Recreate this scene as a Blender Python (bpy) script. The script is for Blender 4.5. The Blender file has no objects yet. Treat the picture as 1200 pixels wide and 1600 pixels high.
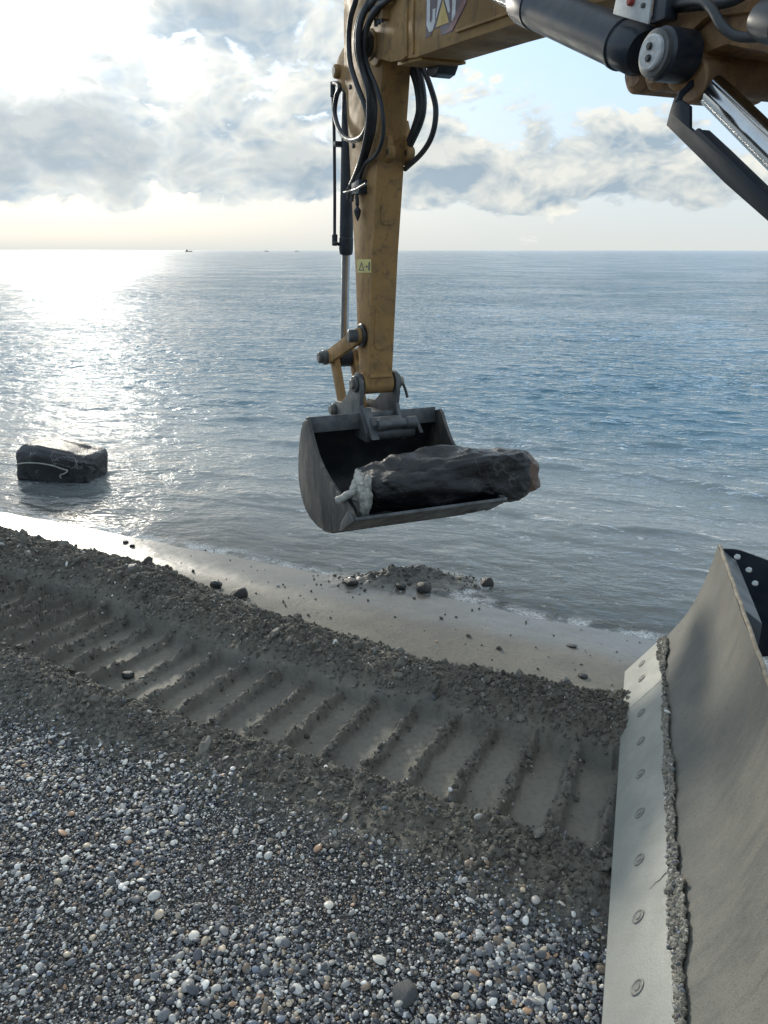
import bpy, bmesh, math, random
import numpy as np
from mathutils import Vector, Matrix, Euler
random.seed(7); RNG = np.random.default_rng(7)
R = math.radians
sc = bpy.context.scene
COL = sc.collection

# ------------------------------------------------------------------ camera
CAMZ, PITCH, FPX = 2.4, R(19.5), 1155.0
cd = bpy.data.cameras.new('camera'); cam = bpy.data.objects.new('camera', cd); COL.objects.link(cam)
cd.sensor_fit = 'VERTICAL'; cd.sensor_height = 36; cd.sensor_width = 27; cd.lens = 36 * FPX / 1600
cd.clip_start = 0.05; cd.clip_end = 80000
cam.location = (0, 0, CAMZ); cam.rotation_euler = (R(90) - PITCH, 0, 0)
sc.camera = cam

# ------------------------------------------------------------------ light, sky, exposure
SUN_AZ, SUN_EL = R(-22.5), R(14.5)           # azimuth from +Y, positive to the right
SUN_DIR = Vector((math.sin(SUN_AZ) * math.cos(SUN_EL), math.cos(SUN_AZ) * math.cos(SUN_EL), math.sin(SUN_EL)))
SUN_STRENGTH, SUN_ANGLE, SKY_STRENGTH = 1.5, R(6.5), 0.1
sd = bpy.data.lights.new('sun', 'SUN'); sun = bpy.data.objects.new('sun', sd); COL.objects.link(sun)
sd.energy = SUN_STRENGTH; sd.angle = SUN_ANGLE; sd.color = (1.0, 0.93, 0.80)
sun.rotation_euler = SUN_DIR.to_track_quat('Z', 'Y').to_euler(); sun.location = (-20, 40, 30)
vs = sc.view_settings
vs.view_transform = 'Standard'; vs.look = 'None'; vs.exposure = 0.67; vs.gamma = 1.0; vs.use_curve_mapping = False
sc.render.engine = 'CYCLES'
sc.cycles.use_denoising = True
sc.cycles.max_bounces = 6; sc.cycles.transparent_max_bounces = 8; sc.cycles.caustics_reflective = False; sc.cycles.caustics_refractive = False
sc.cycles.sample_clamp_indirect = 6.0; sc.cycles.sample_clamp_direct = 2.6


class NT:
    """small helper that writes node maths"""
    def __init__(s, tree): s.t = tree; s.n = tree.nodes; s.l = tree.links
    def node(s, typ, **kw):
        nd = s.n.new(typ)
        for k, v in kw.items(): setattr(nd, k, v)
        return nd
    def put(s, sock, v):
        if v is None: return
        if isinstance(v, bpy.types.NodeSocket): s.l.new(v, sock)
        else: sock.default_value = v
    def m(s, op, a, b=None, c=None, clamp=False):
        nd = s.node('ShaderNodeMath', operation=op, use_clamp=clamp)
        s.put(nd.inputs[0], a); s.put(nd.inputs[1], b); s.put(nd.inputs[2], c)
        return nd.outputs[0]
    def v(s, op, a, b=None, out=0):
        nd = s.node('ShaderNodeVectorMath', operation=op)
        s.put(nd.inputs[0], a); s.put(nd.inputs[1], b)
        return nd.outputs[out]
    def scale(s, a, k):
        nd = s.node('ShaderNodeVectorMath', operation='SCALE'); s.put(nd.inputs[0], a); s.put(nd.inputs['Scale'], k); return nd.outputs[0]
    def ss(s, x, lo, hi, a=0.0, b=1.0, mode='SMOOTHSTEP'):
        nd = s.node('ShaderNodeMapRange', interpolation_type=mode, clamp=True) if mode == 'LINEAR' else s.node('ShaderNodeMapRange', interpolation_type=mode)
        s.put(nd.inputs[0], x); s.put(nd.inputs[1], lo); s.put(nd.inputs[2], hi); s.put(nd.inputs[3], a); s.put(nd.inputs[4], b)
        return nd.outputs[0]
    def mix(s, f, a, b, blend='MIX'):
        nd = s.node('ShaderNodeMix', data_type='RGBA', blend_type=blend)
        s.put(nd.inputs[0], f)
        for k, v in ((6, a), (7, b)):
            if isinstance(v, tuple) and len(v) == 3: v = (*v, 1)
            s.put(nd.inputs[k], v)
        return nd.outputs[2]
    def noise(s, vec, scale, detail=4, rough=0.55, dist=0.0, out=0):
        nd = s.node('ShaderNodeTexNoise')
        s.put(nd.inputs['Vector'], vec); s.put(nd.inputs['Scale'], scale); nd.inputs['Detail'].default_value = detail
        nd.inputs['Roughness'].default_value = rough; nd.inputs['Distortion'].default_value = dist
        return nd.outputs[out]
    def xyz(s, x, y, z):
        nd = s.node('ShaderNodeCombineXYZ'); s.put(nd.inputs[0], x); s.put(nd.inputs[1], y); s.put(nd.inputs[2], z); return nd.outputs[0]
    def sep(s, v):
        nd = s.node('ShaderNodeSeparateXYZ'); s.put(nd.inputs[0], v); return nd.outputs
    def gauss(s, x, c, w):                       # exp(-((x-c)/w)^2)
        d = s.m('DIVIDE', s.m('SUBTRACT', x, c), w)
        return s.m('EXPONENT', s.m('MULTIPLY', s.m('MULTIPLY', d, d), -1.0))


def build_world():
    w = bpy.data.worlds.new('World'); sc.world = w; w.use_nodes = True
    t = NT(w.node_tree); t.n.clear()
    out = t.node('ShaderNodeOutputWorld'); bg = t.node('ShaderNodeBackground'); bg.inputs[1].default_value = SKY_STRENGTH
    sky = t.node('ShaderNodeTexSky', sky_type='NISHITA', sun_disc=False)
    sky.sun_elevation = SUN_EL; sky.sun_rotation = SUN_AZ; sky.air_density = 1.0; sky.dust_density = 1.2; sky.ozone_density = 1.0
    V = t.v('NORMALIZE', t.node('ShaderNodeTexCoord').outputs['Generated'])
    x, y, z = t.sep(V)[:3]
    az = t.m('MULTIPLY', t.m('ARCTAN2', x, y), 57.2958)
    el = t.m('MULTIPLY', t.m('ARCSINE', z), 57.2958)
    cosang = t.v('DOT_PRODUCT', V, tuple(SUN_DIR), out=1)
    ang = t.m('MULTIPLY', t.m('ARCCOSINE', t.m('MINIMUM', cosang, 0.99999)), 57.2958)
    # cloud field, flattened vertically
    Q = t.xyz(x, y, t.m('MULTIPLY', z, 1.75))
    off = (SUN_DIR.x * 0.026, 0.0, 0.026)
    warp = t.v('SUBTRACT', t.noise(Q, 7.0, 3, 0.5, out=1), (0.5, 0.5, 0.5))
    Qw = t.v('ADD', Q, t.scale(warp, 0.075))
    Qo = t.v('ADD', Qw, off)
    big = t.noise(Q, 4.6, 2, 0.5)
    def billow(p, octs):                       # rounded heaps with creases between them
        r = None
        for sc_, w_ in octs:
            nn = t.m('MULTIPLY', t.m('ABSOLUTE', t.m('SUBTRACT', t.noise(p, sc_, 0), 0.5)), 2.0 * w_)
            r = nn if r is None else t.m('ADD', r, nn)
        return r
    O4 = ((14.0, 0.5), (31.0, 0.27), (67.0, 0.16), (150.0, 0.09)); O3 = O4[:3]
    def field(p, d1, octs): return t.m('ADD', t.m('ADD', t.m('MULTIPLY', t.noise(p, 9.0, d1, 0.5), 0.55), t.m('MULTIPLY', big, 0.25)), t.m('MULTIPLY', billow(p, octs), 0.36))
    n0 = field(Qw, 4, O4)
    l0, l1 = n0, field(Qo, 3, O3)
    # where the banks stand: azimuth and elevation in degrees
    def bank(a, aw, e, ew, k): return t.m('MULTIPLY', t.m('MULTIPLY', t.gauss(az, a, aw), t.gauss(el, e, ew)), k)
    bias = bank(-27.0, 20.0, 6.8, 3.5, 0.23)
    for args in ((-17.0, 8.0, 5.0, 2.0, 0.10), (14.0, 17.0, 4.9, 2.4, 0.16), (16.0, 13.0, 12.0, 3.6, -0.17), (-9.0, 10.0, 14.0, 5.0, 0.13), (5.0, 6.0, 12.0, 2.5, 0.08)):
        bias = t.m('ADD', bias, bank(*args))
    bias = t.m('ADD', bias, t.m('MULTIPLY', t.ss(el, 3.2, 1.7), -0.12))
    bias = t.m('ADD', bias, t.m('MULTIPLY', t.ss(el, 14.0, 40.0), 0.06))
    bias = t.m('ADD', bias, t.m('MULTIPLY', t.ss(ang, 55.0, 120.0), -0.04))      # less cloud in the unseen rear sky, set for the fill light
    d0 = t.m('ADD', n0, bias)
    alpha = t.ss(d0, 0.465, 0.545)
    thick = t.ss(d0, 0.50, 0.74)
    lit = t.m('ADD', 0.52, t.m('MULTIPLY', t.m('SUBTRACT', l0, l1), 5.5), clamp=True)
    lit = t.m('MULTIPLY', lit, t.m('SUBTRACT', 1.0, t.m('MULTIPLY', thick, t.ss(ang, 8.0, 36.0, 0.66, 0.12))))
    near = t.m('EXPONENT', t.m('MULTIPLY', ang, -1 / 22.0))         # forward scattering towards the sun
    fwd = t.m('ADD', 0.86, t.m('MULTIPLY', t.m('MULTIPLY', near, t.m('SUBTRACT', 1.0, t.m('MULTIPLY', thick, 0.75))), 0.42))
    ccol = t.mix(lit, (2.55, 3.25, 3.85), (6.5, 6.45, 5.85))
    ccol = t.mix(1.0, ccol, t.xyz(fwd, fwd, fwd), 'MULTIPLY')
    # clear air: Nishita seen through the milky veil of a humid coast
    veil = t.mix(t.ss(ang, 40.0, 130.0, 0.72, 0.60), sky.outputs[0], (3.8, 5.7, 8.0))  # veil share in the unseen rear sky is set for fill light
    haze = t.ss(el, 0.0, 14.0, 1.0, 0.0, 'LINEAR'); haze = t.m('POWER', haze, 1.3)
    hcol = t.mix(near, (4.6, 4.85, 4.75), (5.2, 5.2, 4.75))
    air = t.mix(haze, veil, hcol)
    col = t.mix(t.m('MULTIPLY', alpha, 0.94), air, ccol)
    # the veiled sun: bright where the cloud in front is thin
    g = t.m('ADD', t.m('MULTIPLY', t.m('EXPONENT', t.m('MULTIPLY', t.m('POWER', t.m('DIVIDE', ang, 4.0), 2.0), -1.0)), 12.0),
            t.m('MULTIPLY', t.m('EXPONENT', t.m('MULTIPLY', ang, -1 / 5.0)), 2.0))
    g = t.m('MULTIPLY', g, t.m('SUBTRACT', 1.0, t.m('MULTIPLY', thick, 0.93)))
    glow = t.mix(1.0, t.xyz(g, g, g), (1.0, 0.97, 0.88), 'MULTIPLY')
    col = t.mix(1.0, col, glow, 'ADD')
    t.l.new(col, bg.inputs[0]); t.l.new(bg.outputs[0], out.inputs[0])
build_world()


# ------------------------------------------------------------------ materials
def mat(name):
    m = bpy.data.materials.new(name); m.use_nodes = True; t = NT(m.node_tree)
    b = t.n['Principled BSDF']
    return m, t, b

def worn(name, c1, c2, scale=8, rough=(0.45, 0.65), metallic=0.0, bump=0.0, bscale=120, dirt=None, dirt_amt=0.5, spec=0.5, lo=0.38, hi=0.64, stretch=(1, 1, 1), coat=0.0):
    """paint or metal: two tones in uneven patches, a dirt tone in specks and streaks, uneven gloss, fine relief"""
    m, t, b = mat(name)
    co = t.node('ShaderNodeTexCoord').outputs['Object']
    if stretch != (1, 1, 1): co = t.v('MULTIPLY', co, stretch)
    n = t.noise(co, scale, 7, 0.62)
    col = t.mix(t.ss(n, lo, hi), c1, c2)
    if dirt:
        n2 = t.noise(co, scale * 2.3, 9, 0.7, 0.4)
        col = t.mix(t.m('MULTIPLY', t.ss(n2, 0.48, 0.68), dirt_amt), col, dirt)
    fine = t.noise(co, bscale, 3, 0.6)
    col = t.mix(0.16, col, t.mix(1.0, col, t.xyz(fine, fine, fine), 'MULTIPLY'))
    t.l.new(col, b.inputs['Base Color'])
    t.l.new(t.ss(n, 0.3, 0.7, rough[0], rough[1]), b.inputs['Roughness'])
    b.inputs['Metallic'].default_value = metallic; b.inputs['Specular IOR Level'].default_value = spec
    if coat: b.inputs['Coat Weight'].default_value = coat
    if bump:
        bn = t.node('ShaderNodeBump'); bn.inputs['Strength'].default_value = 1.0; bn.inputs['Distance'].default_value = bump
        t.l.new(fine, bn.inputs['Height']); t.l.new(bn.outputs[0], b.inputs['Normal'])
    return m

M = {}
M['yellow'] = worn('yellow_paint', (0.42, 0.245, 0.095), (0.34, 0.205, 0.09), 6, (0.58, 0.82), spec=0.22, dirt=(0.15, 0.11, 0.07), dirt_amt=0.75, bump=0.0006, bscale=90)
M['boompaint'] = worn('boom_paint', (0.42, 0.25, 0.095), (0.33, 0.205, 0.095), 5, (0.58, 0.82), spec=0.22, dirt=(0.14, 0.10, 0.07), dirt_amt=0.75, bump=0.0006, bscale=90)
M['casting'] = worn('dusty_orange_casting', (0.44, 0.25, 0.11), (0.28, 0.165, 0.09), 9, (0.5, 0.75), dirt=(0.10, 0.075, 0.055), dirt_amt=0.7, bump=0.004, bscale=22)
M['black'] = worn('black_paint', (0.017, 0.025, 0.038), (0.028, 0.037, 0.050), 9, (0.28, 0.5), dirt=(0.09, 0.085, 0.075), dirt_amt=0.35, bump=0.0003)
M['rubber'] = worn('hose_rubber', (0.024, 0.028, 0.033), (0.042, 0.046, 0.05), 14, (0.38, 0.6), bump=0.0004, bscale=200)
M['chrome'] = worn('chrome_rod', (0.55, 0.56, 0.57), (0.66, 0.66, 0.66), 5, (0.12, 0.22), metallic=1.0)
M['steel'] = worn('grey_steel', (0.14, 0.145, 0.145), (0.085, 0.09, 0.092), 10, (0.4, 0.62), metallic=0.35, dirt=(0.17, 0.155, 0.13), dirt_amt=0.6, bump=0.0008)
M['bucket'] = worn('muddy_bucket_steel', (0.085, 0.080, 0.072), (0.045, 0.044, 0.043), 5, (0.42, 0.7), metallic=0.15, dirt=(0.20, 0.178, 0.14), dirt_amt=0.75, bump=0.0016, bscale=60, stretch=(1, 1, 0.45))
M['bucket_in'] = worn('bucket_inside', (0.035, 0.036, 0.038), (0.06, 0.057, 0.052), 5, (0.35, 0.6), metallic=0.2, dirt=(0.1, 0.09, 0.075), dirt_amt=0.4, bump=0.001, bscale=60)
M['grease'] = worn('pin_grease', (0.018, 0.018, 0.019), (0.04, 0.037, 0.033), 12, (0.3, 0.5))
M['pinend'] = worn('worn_pin_end', (0.30, 0.27, 0.22), (0.20, 0.18, 0.15), 30, (0.4, 0.6), metallic=0.4, dirt=(0.08, 0.07, 0.06))
M['cap'] = worn('pale_pin_cap', (0.66, 0.67, 0.66), (0.52, 0.53, 0.52), 26, (0.4, 0.6), dirt=(0.3, 0.28, 0.25), dirt_amt=0.5)
M['plate'] = worn('bare_metal_plate', (0.62, 0.62, 0.60), (0.5, 0.5, 0.49), 20, (0.35, 0.5), dirt=(0.3, 0.27, 0.24), dirt_amt=0.4)
M['red'] = worn('red_paint', (0.40, 0.05, 0.035), (0.3, 0.04, 0.03), 12)
M['white'] = worn('white_print', (0.72, 0.73, 0.74), (0.62, 0.63, 0.64), 14, dirt=(0.4, 0.37, 0.33), dirt_amt=0.35)
M['decal_dark'] = worn('faded_dark_print', (0.085, 0.07, 0.095), (0.14, 0.085, 0.10), 9, dirt=(0.2, 0.15, 0.12), dirt_amt=0.4)
M['decal_red'] = worn('faded_red_print', (0.30, 0.12, 0.12), (0.25, 0.12, 0.11), 9, dirt=(0.2, 0.15, 0.12), dirt_amt=0.4)
M['decal_yellow'] = worn('yellow_print', (0.62, 0.43, 0.10), (0.55, 0.40, 0.12), 14)
M['sticker'] = worn('yellow_sticker', (0.62, 0.52, 0.13), (0.52, 0.45, 0.15), 20, (0.4, 0.6))
M['ink'] = worn('black_print', (0.05, 0.05, 0.045), (0.08, 0.075, 0.06), 20)
def build_blade_mat():
    m, t, b = mat('mud_dusted_moldboard'); co = t.node('ShaderNodeTexCoord').outputs['Object']
    n = t.noise(co, 2.4, 6, 0.62); st = t.noise(t.v('MULTIPLY', co, (4, 9.0, 0.8)), 2.2, 7, 0.7); gr = t.noise(co, 210, 3, 0.7); sp = t.noise(co, 60, 5, 0.75)
    c = t.mix(t.ss(n, 0.36, 0.64), (0.215, 0.205, 0.175), (0.150, 0.149, 0.134))
    c = t.mix(t.m('MULTIPLY', t.ss(st, 0.46, 0.66), 0.55), c, (0.27, 0.255, 0.21))
    c = t.mix(t.m('MULTIPLY', t.ss(st, 0.50, 0.34), 0.5), c, (0.105, 0.106, 0.10))
    c = t.mix(t.m('MULTIPLY', t.ss(sp, 0.54, 0.68), 0.45), c, (0.085, 0.083, 0.075))
    c = t.mix(t.m('MULTIPLY', t.ss(gr, 0.45, 0.7), 0.5), c, (0.10, 0.098, 0.088))
    rust = t.m('MULTIPLY', t.ss(t.sep(co)[2], 0.60, 0.86), t.ss(t.noise(co, 9, 6, 0.7), 0.5, 0.66))
    c = t.mix(t.m('MULTIPLY', rust, 0.45), c, (0.20, 0.135, 0.08))
    t.l.new(c, b.inputs['Base Color']); t.l.new(t.ss(st, 0.3, 0.7, 0.5, 0.8), b.inputs['Roughness']); b.inputs['Specular IOR Level'].default_value = 0.35
    bn = t.node('ShaderNodeBump'); bn.inputs['Distance'].default_value = 0.0022; t.l.new(t.m('ADD', gr, t.m('MULTIPLY', sp, 0.8)), bn.inputs['Height']); t.l.new(bn.outputs[0], b.inputs['Normal'])
    return m
M['blade'] = build_blade_mat()
M['edge'] = worn('scoured_cutting_edge', (0.37, 0.375, 0.34), (0.31, 0.315, 0.285), 4, (0.38, 0.62), metallic=0.1, dirt=(0.30, 0.29, 0.25), dirt_amt=0.45, bump=0.0008, bscale=110)
M['bolt'] = worn('recessed_bolt', (0.30, 0.29, 0.255), (0.2, 0.195, 0.175), 40, (0.5, 0.7), dirt=(0.14, 0.13, 0.11), bump=0.001)
M['bluesteel'] = worn('dark_blue_steel', (0.014, 0.020, 0.030), (0.026, 0.033, 0.042), 7, (0.45, 0.65), dirt=(0.06, 0.056, 0.05), dirt_amt=0.3, spec=0.25)
M['greyback'] = worn('grey_back_plate', (0.10, 0.11, 0.12), (0.07, 0.078, 0.085), 6, (0.35, 0.55), dirt=(0.14, 0.13, 0.11), dirt_amt=0.4)
M['boat'] = worn('boat_paint', (0.07, 0.075, 0.08), (0.10, 0.10, 0.10), 0.4)


def sand_col(t, co):
    n = t.noise(co, 2.2, 6, 0.6); n2 = t.noise(co, 34, 5, 0.65); n3 = t.noise(co, 260, 2, 0.5)
    c = t.mix(t.ss(n, 0.35, 0.65), (0.270, 0.248, 0.202), (0.215, 0.200, 0.168))
    c = t.mix(t.m('MULTIPLY', t.ss(n2, 0.45, 0.7), 0.45), c, (0.125, 0.116, 0.098))
    c = t.mix(t.m('MULTIPLY', t.ss(n3, 0.5, 0.75), 0.4), c, (0.055, 0.053, 0.048))
    return c, n2, n3

def build_ground_mat():
    m, t, b = mat('beach_ground')
    co = t.node('ShaderNodeTexCoord').outputs['Object']
    wet = t.node('ShaderNodeAttribute', attribute_name='wet').outputs['Fac']
    grav = t.node('ShaderNodeAttribute', attribute_name='gravel').outputs['Fac']
    sand, n2, n3 = sand_col(t, co)
    sand = t.mix(t.m('MULTIPLY', wet, 0.45), sand, (0.125, 0.116, 0.10))
    churn = t.node('ShaderNodeAttribute', attribute_name='churn').outputs['Fac']
    sand = t.mix(t.m('MULTIPLY', churn, 0.8), sand, (0.098, 0.087, 0.068))       # loose crumbly soil, its self-shadowing put into the colour
    # small mixed grit under and between the pebbles
    vo = t.node('ShaderNodeTexVoronoi', feature='F1'); t.put(vo.inputs['Vector'], co); vo.inputs['Scale'].default_value = 120
    ramp = t.node('ShaderNodeValToRGB'); cr = ramp.color_ramp; cr.interpolation = 'CONSTANT'
    cols = [(0.0, (0.05, 0.052, 0.055)), (0.25, (0.11, 0.11, 0.108)), (0.45, (0.03, 0.031, 0.034)), (0.62, (0.16, 0.15, 0.13)), (0.75, (0.07, 0.062, 0.05)), (0.88, (0.3, 0.3, 0.29))]
    cr.elements[0].position, cr.elements[0].color = cols[0][0], (*cols[0][1], 1)
    cr.elements[1].position, cr.elements[1].color = cols[1][0], (*cols[1][1], 1)
    for p, c in cols[2:]:
        e = cr.elements.new(p); e.color = (*c, 1)
    t.l.new(t.sep(vo.outputs['Color'])[0], ramp.inputs[0])
    col = t.mix(grav, sand, ramp.outputs[0])
    t.l.new(col, b.inputs['Base Color'])
    n4 = t.noise(co, 3.0, 4, 0.6)
    rw = t.m('ADD', wet, t.m('MULTIPLY', t.m('SUBTRACT', n4, 0.5), 0.35), clamp=True)
    t.l.new(t.ss(rw, 0.08, 0.95, 0.74, 0.17), b.inputs['Roughness'])
    t.l.new(t.ss(wet, 0.0, 1.0, 0.25, 0.6), b.inputs['Specular IOR Level'])
    h = t.m('ADD', t.m('MULTIPLY', n2, 0.7), t.m('MULTIPLY', n3, 0.3))
    h = t.m('ADD', h, t.m('MULTIPLY', t.m('MULTIPLY', t.m('SUBTRACT', 1.0, vo.outputs['Distance']), grav), 1.2))
    bn = t.node('ShaderNodeBump'); bn.inputs['Distance'].default_value = 0.010
    t.l.new(t.ss(wet, 0.0, 0.75, 1.0, 0.07), bn.inputs['Strength'])
    t.l.new(h, bn.inputs['Height']); t.l.new(bn.outputs[0], b.inputs['Normal'])
    return m
M['ground'] = build_ground_mat()

def build_clod_mat(name='sand_clods', k0=0.38, k1=0.90):  # default range darkened: shade among the clods put into the colour
    m, t, b = mat(name)
    tc = t.node('ShaderNodeTexCoord').outputs['Object']
    rnd = t.node('ShaderNodeObjectInfo').outputs['Random']
    co = t.v('ADD', tc, t.xyz(t.m('MULTIPLY', rnd, 31.0), t.m('MULTIPLY', rnd, 17.0), 0.0))
    c, n2, n3 = sand_col(t, co)
    k = t.ss(rnd, 0.0, 1.0, k0, k1, 'LINEAR')
    t.l.new(t.mix(1.0, c, t.xyz(k, k, k), 'MULTIPLY'), b.inputs['Base Color'])
    b.inputs['Roughness'].default_value = 0.7; b.inputs['Specular IOR Level'].default_value = 0.3
    bn = t.node('ShaderNodeBump'); bn.inputs['Distance'].default_value = 0.0012; bn.inputs['Strength'].default_value = 0.8
    t.l.new(t.noise(co, 4.0, 6, 0.7), bn.inputs['Height']); t.l.new(bn.outputs[0], b.inputs['Normal'])
    return m
M['clod'] = build_clod_mat(); M['drysand'] = build_clod_mat('dry_caked_sand', 0.85, 1.6)

def build_pebble_mat():
    m, t, b = mat('beach_pebbles')
    rnd = t.node('ShaderNodeObjectInfo').outputs['Random']
    ramp = t.node('ShaderNodeValToRGB'); cr = ramp.color_ramp; cr.interpolation = 'CONSTANT'
    cols = [(0.0, (0.058, 0.06, 0.066)), (0.16, (0.092, 0.094, 0.098)), (0.32, (0.060, 0.060, 0.062)), (0.42, (0.16, 0.155, 0.147)), (0.56, (0.045, 0.047, 0.052)),
            (0.64, (0.27, 0.26, 0.24)), (0.73, (0.38, 0.372, 0.35)), (0.80, (0.26, 0.215, 0.16)), (0.86, (0.12, 0.09, 0.065)), (0.91, (0.40, 0.37, 0.32)), (0.955, (0.23, 0.145, 0.09)), (0.97, (0.11, 0.125, 0.15))]
    cr.elements[0].position, cr.elements[0].color = cols[0][0], (*cols[0][1], 1)
    cr.elements[1].position, cr.elements[1].color = cols[1][0], (*cols[1][1], 1)
    for p, c in cols[2:]:
        e = cr.elements.new(p); e.color = (*c, 1)
    t.l.new(rnd, ramp.inputs[0])
    co = t.v('ADD', t.node('ShaderNodeTexCoord').outputs['Object'], t.xyz(t.m('MULTIPLY', rnd, 91.0), 0.0, t.m('MULTIPLY', rnd, 37.0)))
    n = t.noise(co, 1.6, 5, 0.65)
    k = t.ss(n, 0.3, 0.7, 1.6, 2.25)
    c = t.mix(1.0, ramp.outputs[0], t.xyz(k, k, k), 'MULTIPLY')
    t.l.new(c, b.inputs['Base Color'])
    t.l.new(t.ss(n, 0.3, 0.7, 0.34, 0.6), b.inputs['Roughness']); b.inputs['Specular IOR Level'].default_value = 0.4
    return m
M['pebble'] = build_pebble_mat()

def build_rock_mat(name, white_end=None, rust_end=None, veins=1.0):
    """wet black rock with pale veins; white_end / rust_end: (axis, from, to) in object space"""
    m, t, b = mat(name)
    co = t.node('ShaderNodeTexCoord').outputs['Object']
    n = t.noise(co, 5, 9, 0.65, 0.3)
    col = t.mix(t.ss(n, 0.36, 0.68), (0.006, 0.007, 0.009), (0.020, 0.020, 0.022))
    n2 = t.noise(t.v('MULTIPLY', co, (0.45, 1.2, 1.5)), 13, 9, 0.72, 0.6)
    col = t.mix(t.m('MULTIPLY', t.ss(n2, 0.57, 0.74), 0.45), col, (0.075, 0.06, 0.045))
    wv = t.v('ADD', t.v('MULTIPLY', co, (0.8, 2.0, 2.3)), t.scale(t.noise(co, 2.0, 4, 0.6, out=1), 1.1))
    vo = t.node('ShaderNodeTexVoronoi', feature='DISTANCE_TO_EDGE'); t.put(vo.inputs['Vector'], wv); vo.inputs['Scale'].default_value = 1.6
    vein = t.m('MULTIPLY', t.ss(vo.outputs['Distance'], 0.014, 0.003), t.ss(t.noise(co, 4.2, 3, 0.5), 0.50, 0.64))
    col = t.mix(t.m('MULTIPLY', vein, 0.55 * veins), col, (0.42, 0.41, 0.38))
    ox, oy, oz = t.sep(co)[:3]
    if white_end:
        e = t.m('ADD', t.ss(ox, white_end[0], white_end[1]), t.m('MULTIPLY', t.m('SUBTRACT', n2, 0.5), 1.5), clamp=True)
        col = t.mix(t.ss(e, 0.45, 0.75), col, (0.46, 0.44, 0.39))
    if rust_end:
        e = t.m('ADD', t.ss(ox, rust_end[0], rust_end[1]), t.m('MULTIPLY', t.m('SUBTRACT', n, 0.5), 1.8), clamp=True)
        col = t.mix(t.m('MULTIPLY', t.ss(e, 0.5, 0.8), 0.85), col, (0.15, 0.085, 0.052))
    t.l.new(col, b.inputs['Base Color'])
    t.l.new(t.ss(n2, 0.3, 0.7, 0.07, 0.30), b.inputs['Roughness'])
    bn = t.node('ShaderNodeBump'); bn.inputs['Distance'].default_value = 0.011; bn.inputs['Strength'].default_value = 0.8
    t.l.new(t.m('ADD', n2, t.noise(co, 45, 5, 0.7)), bn.inputs['Height']); t.l.new(bn.outputs[0], b.inputs['Normal'])
    return m

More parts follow.
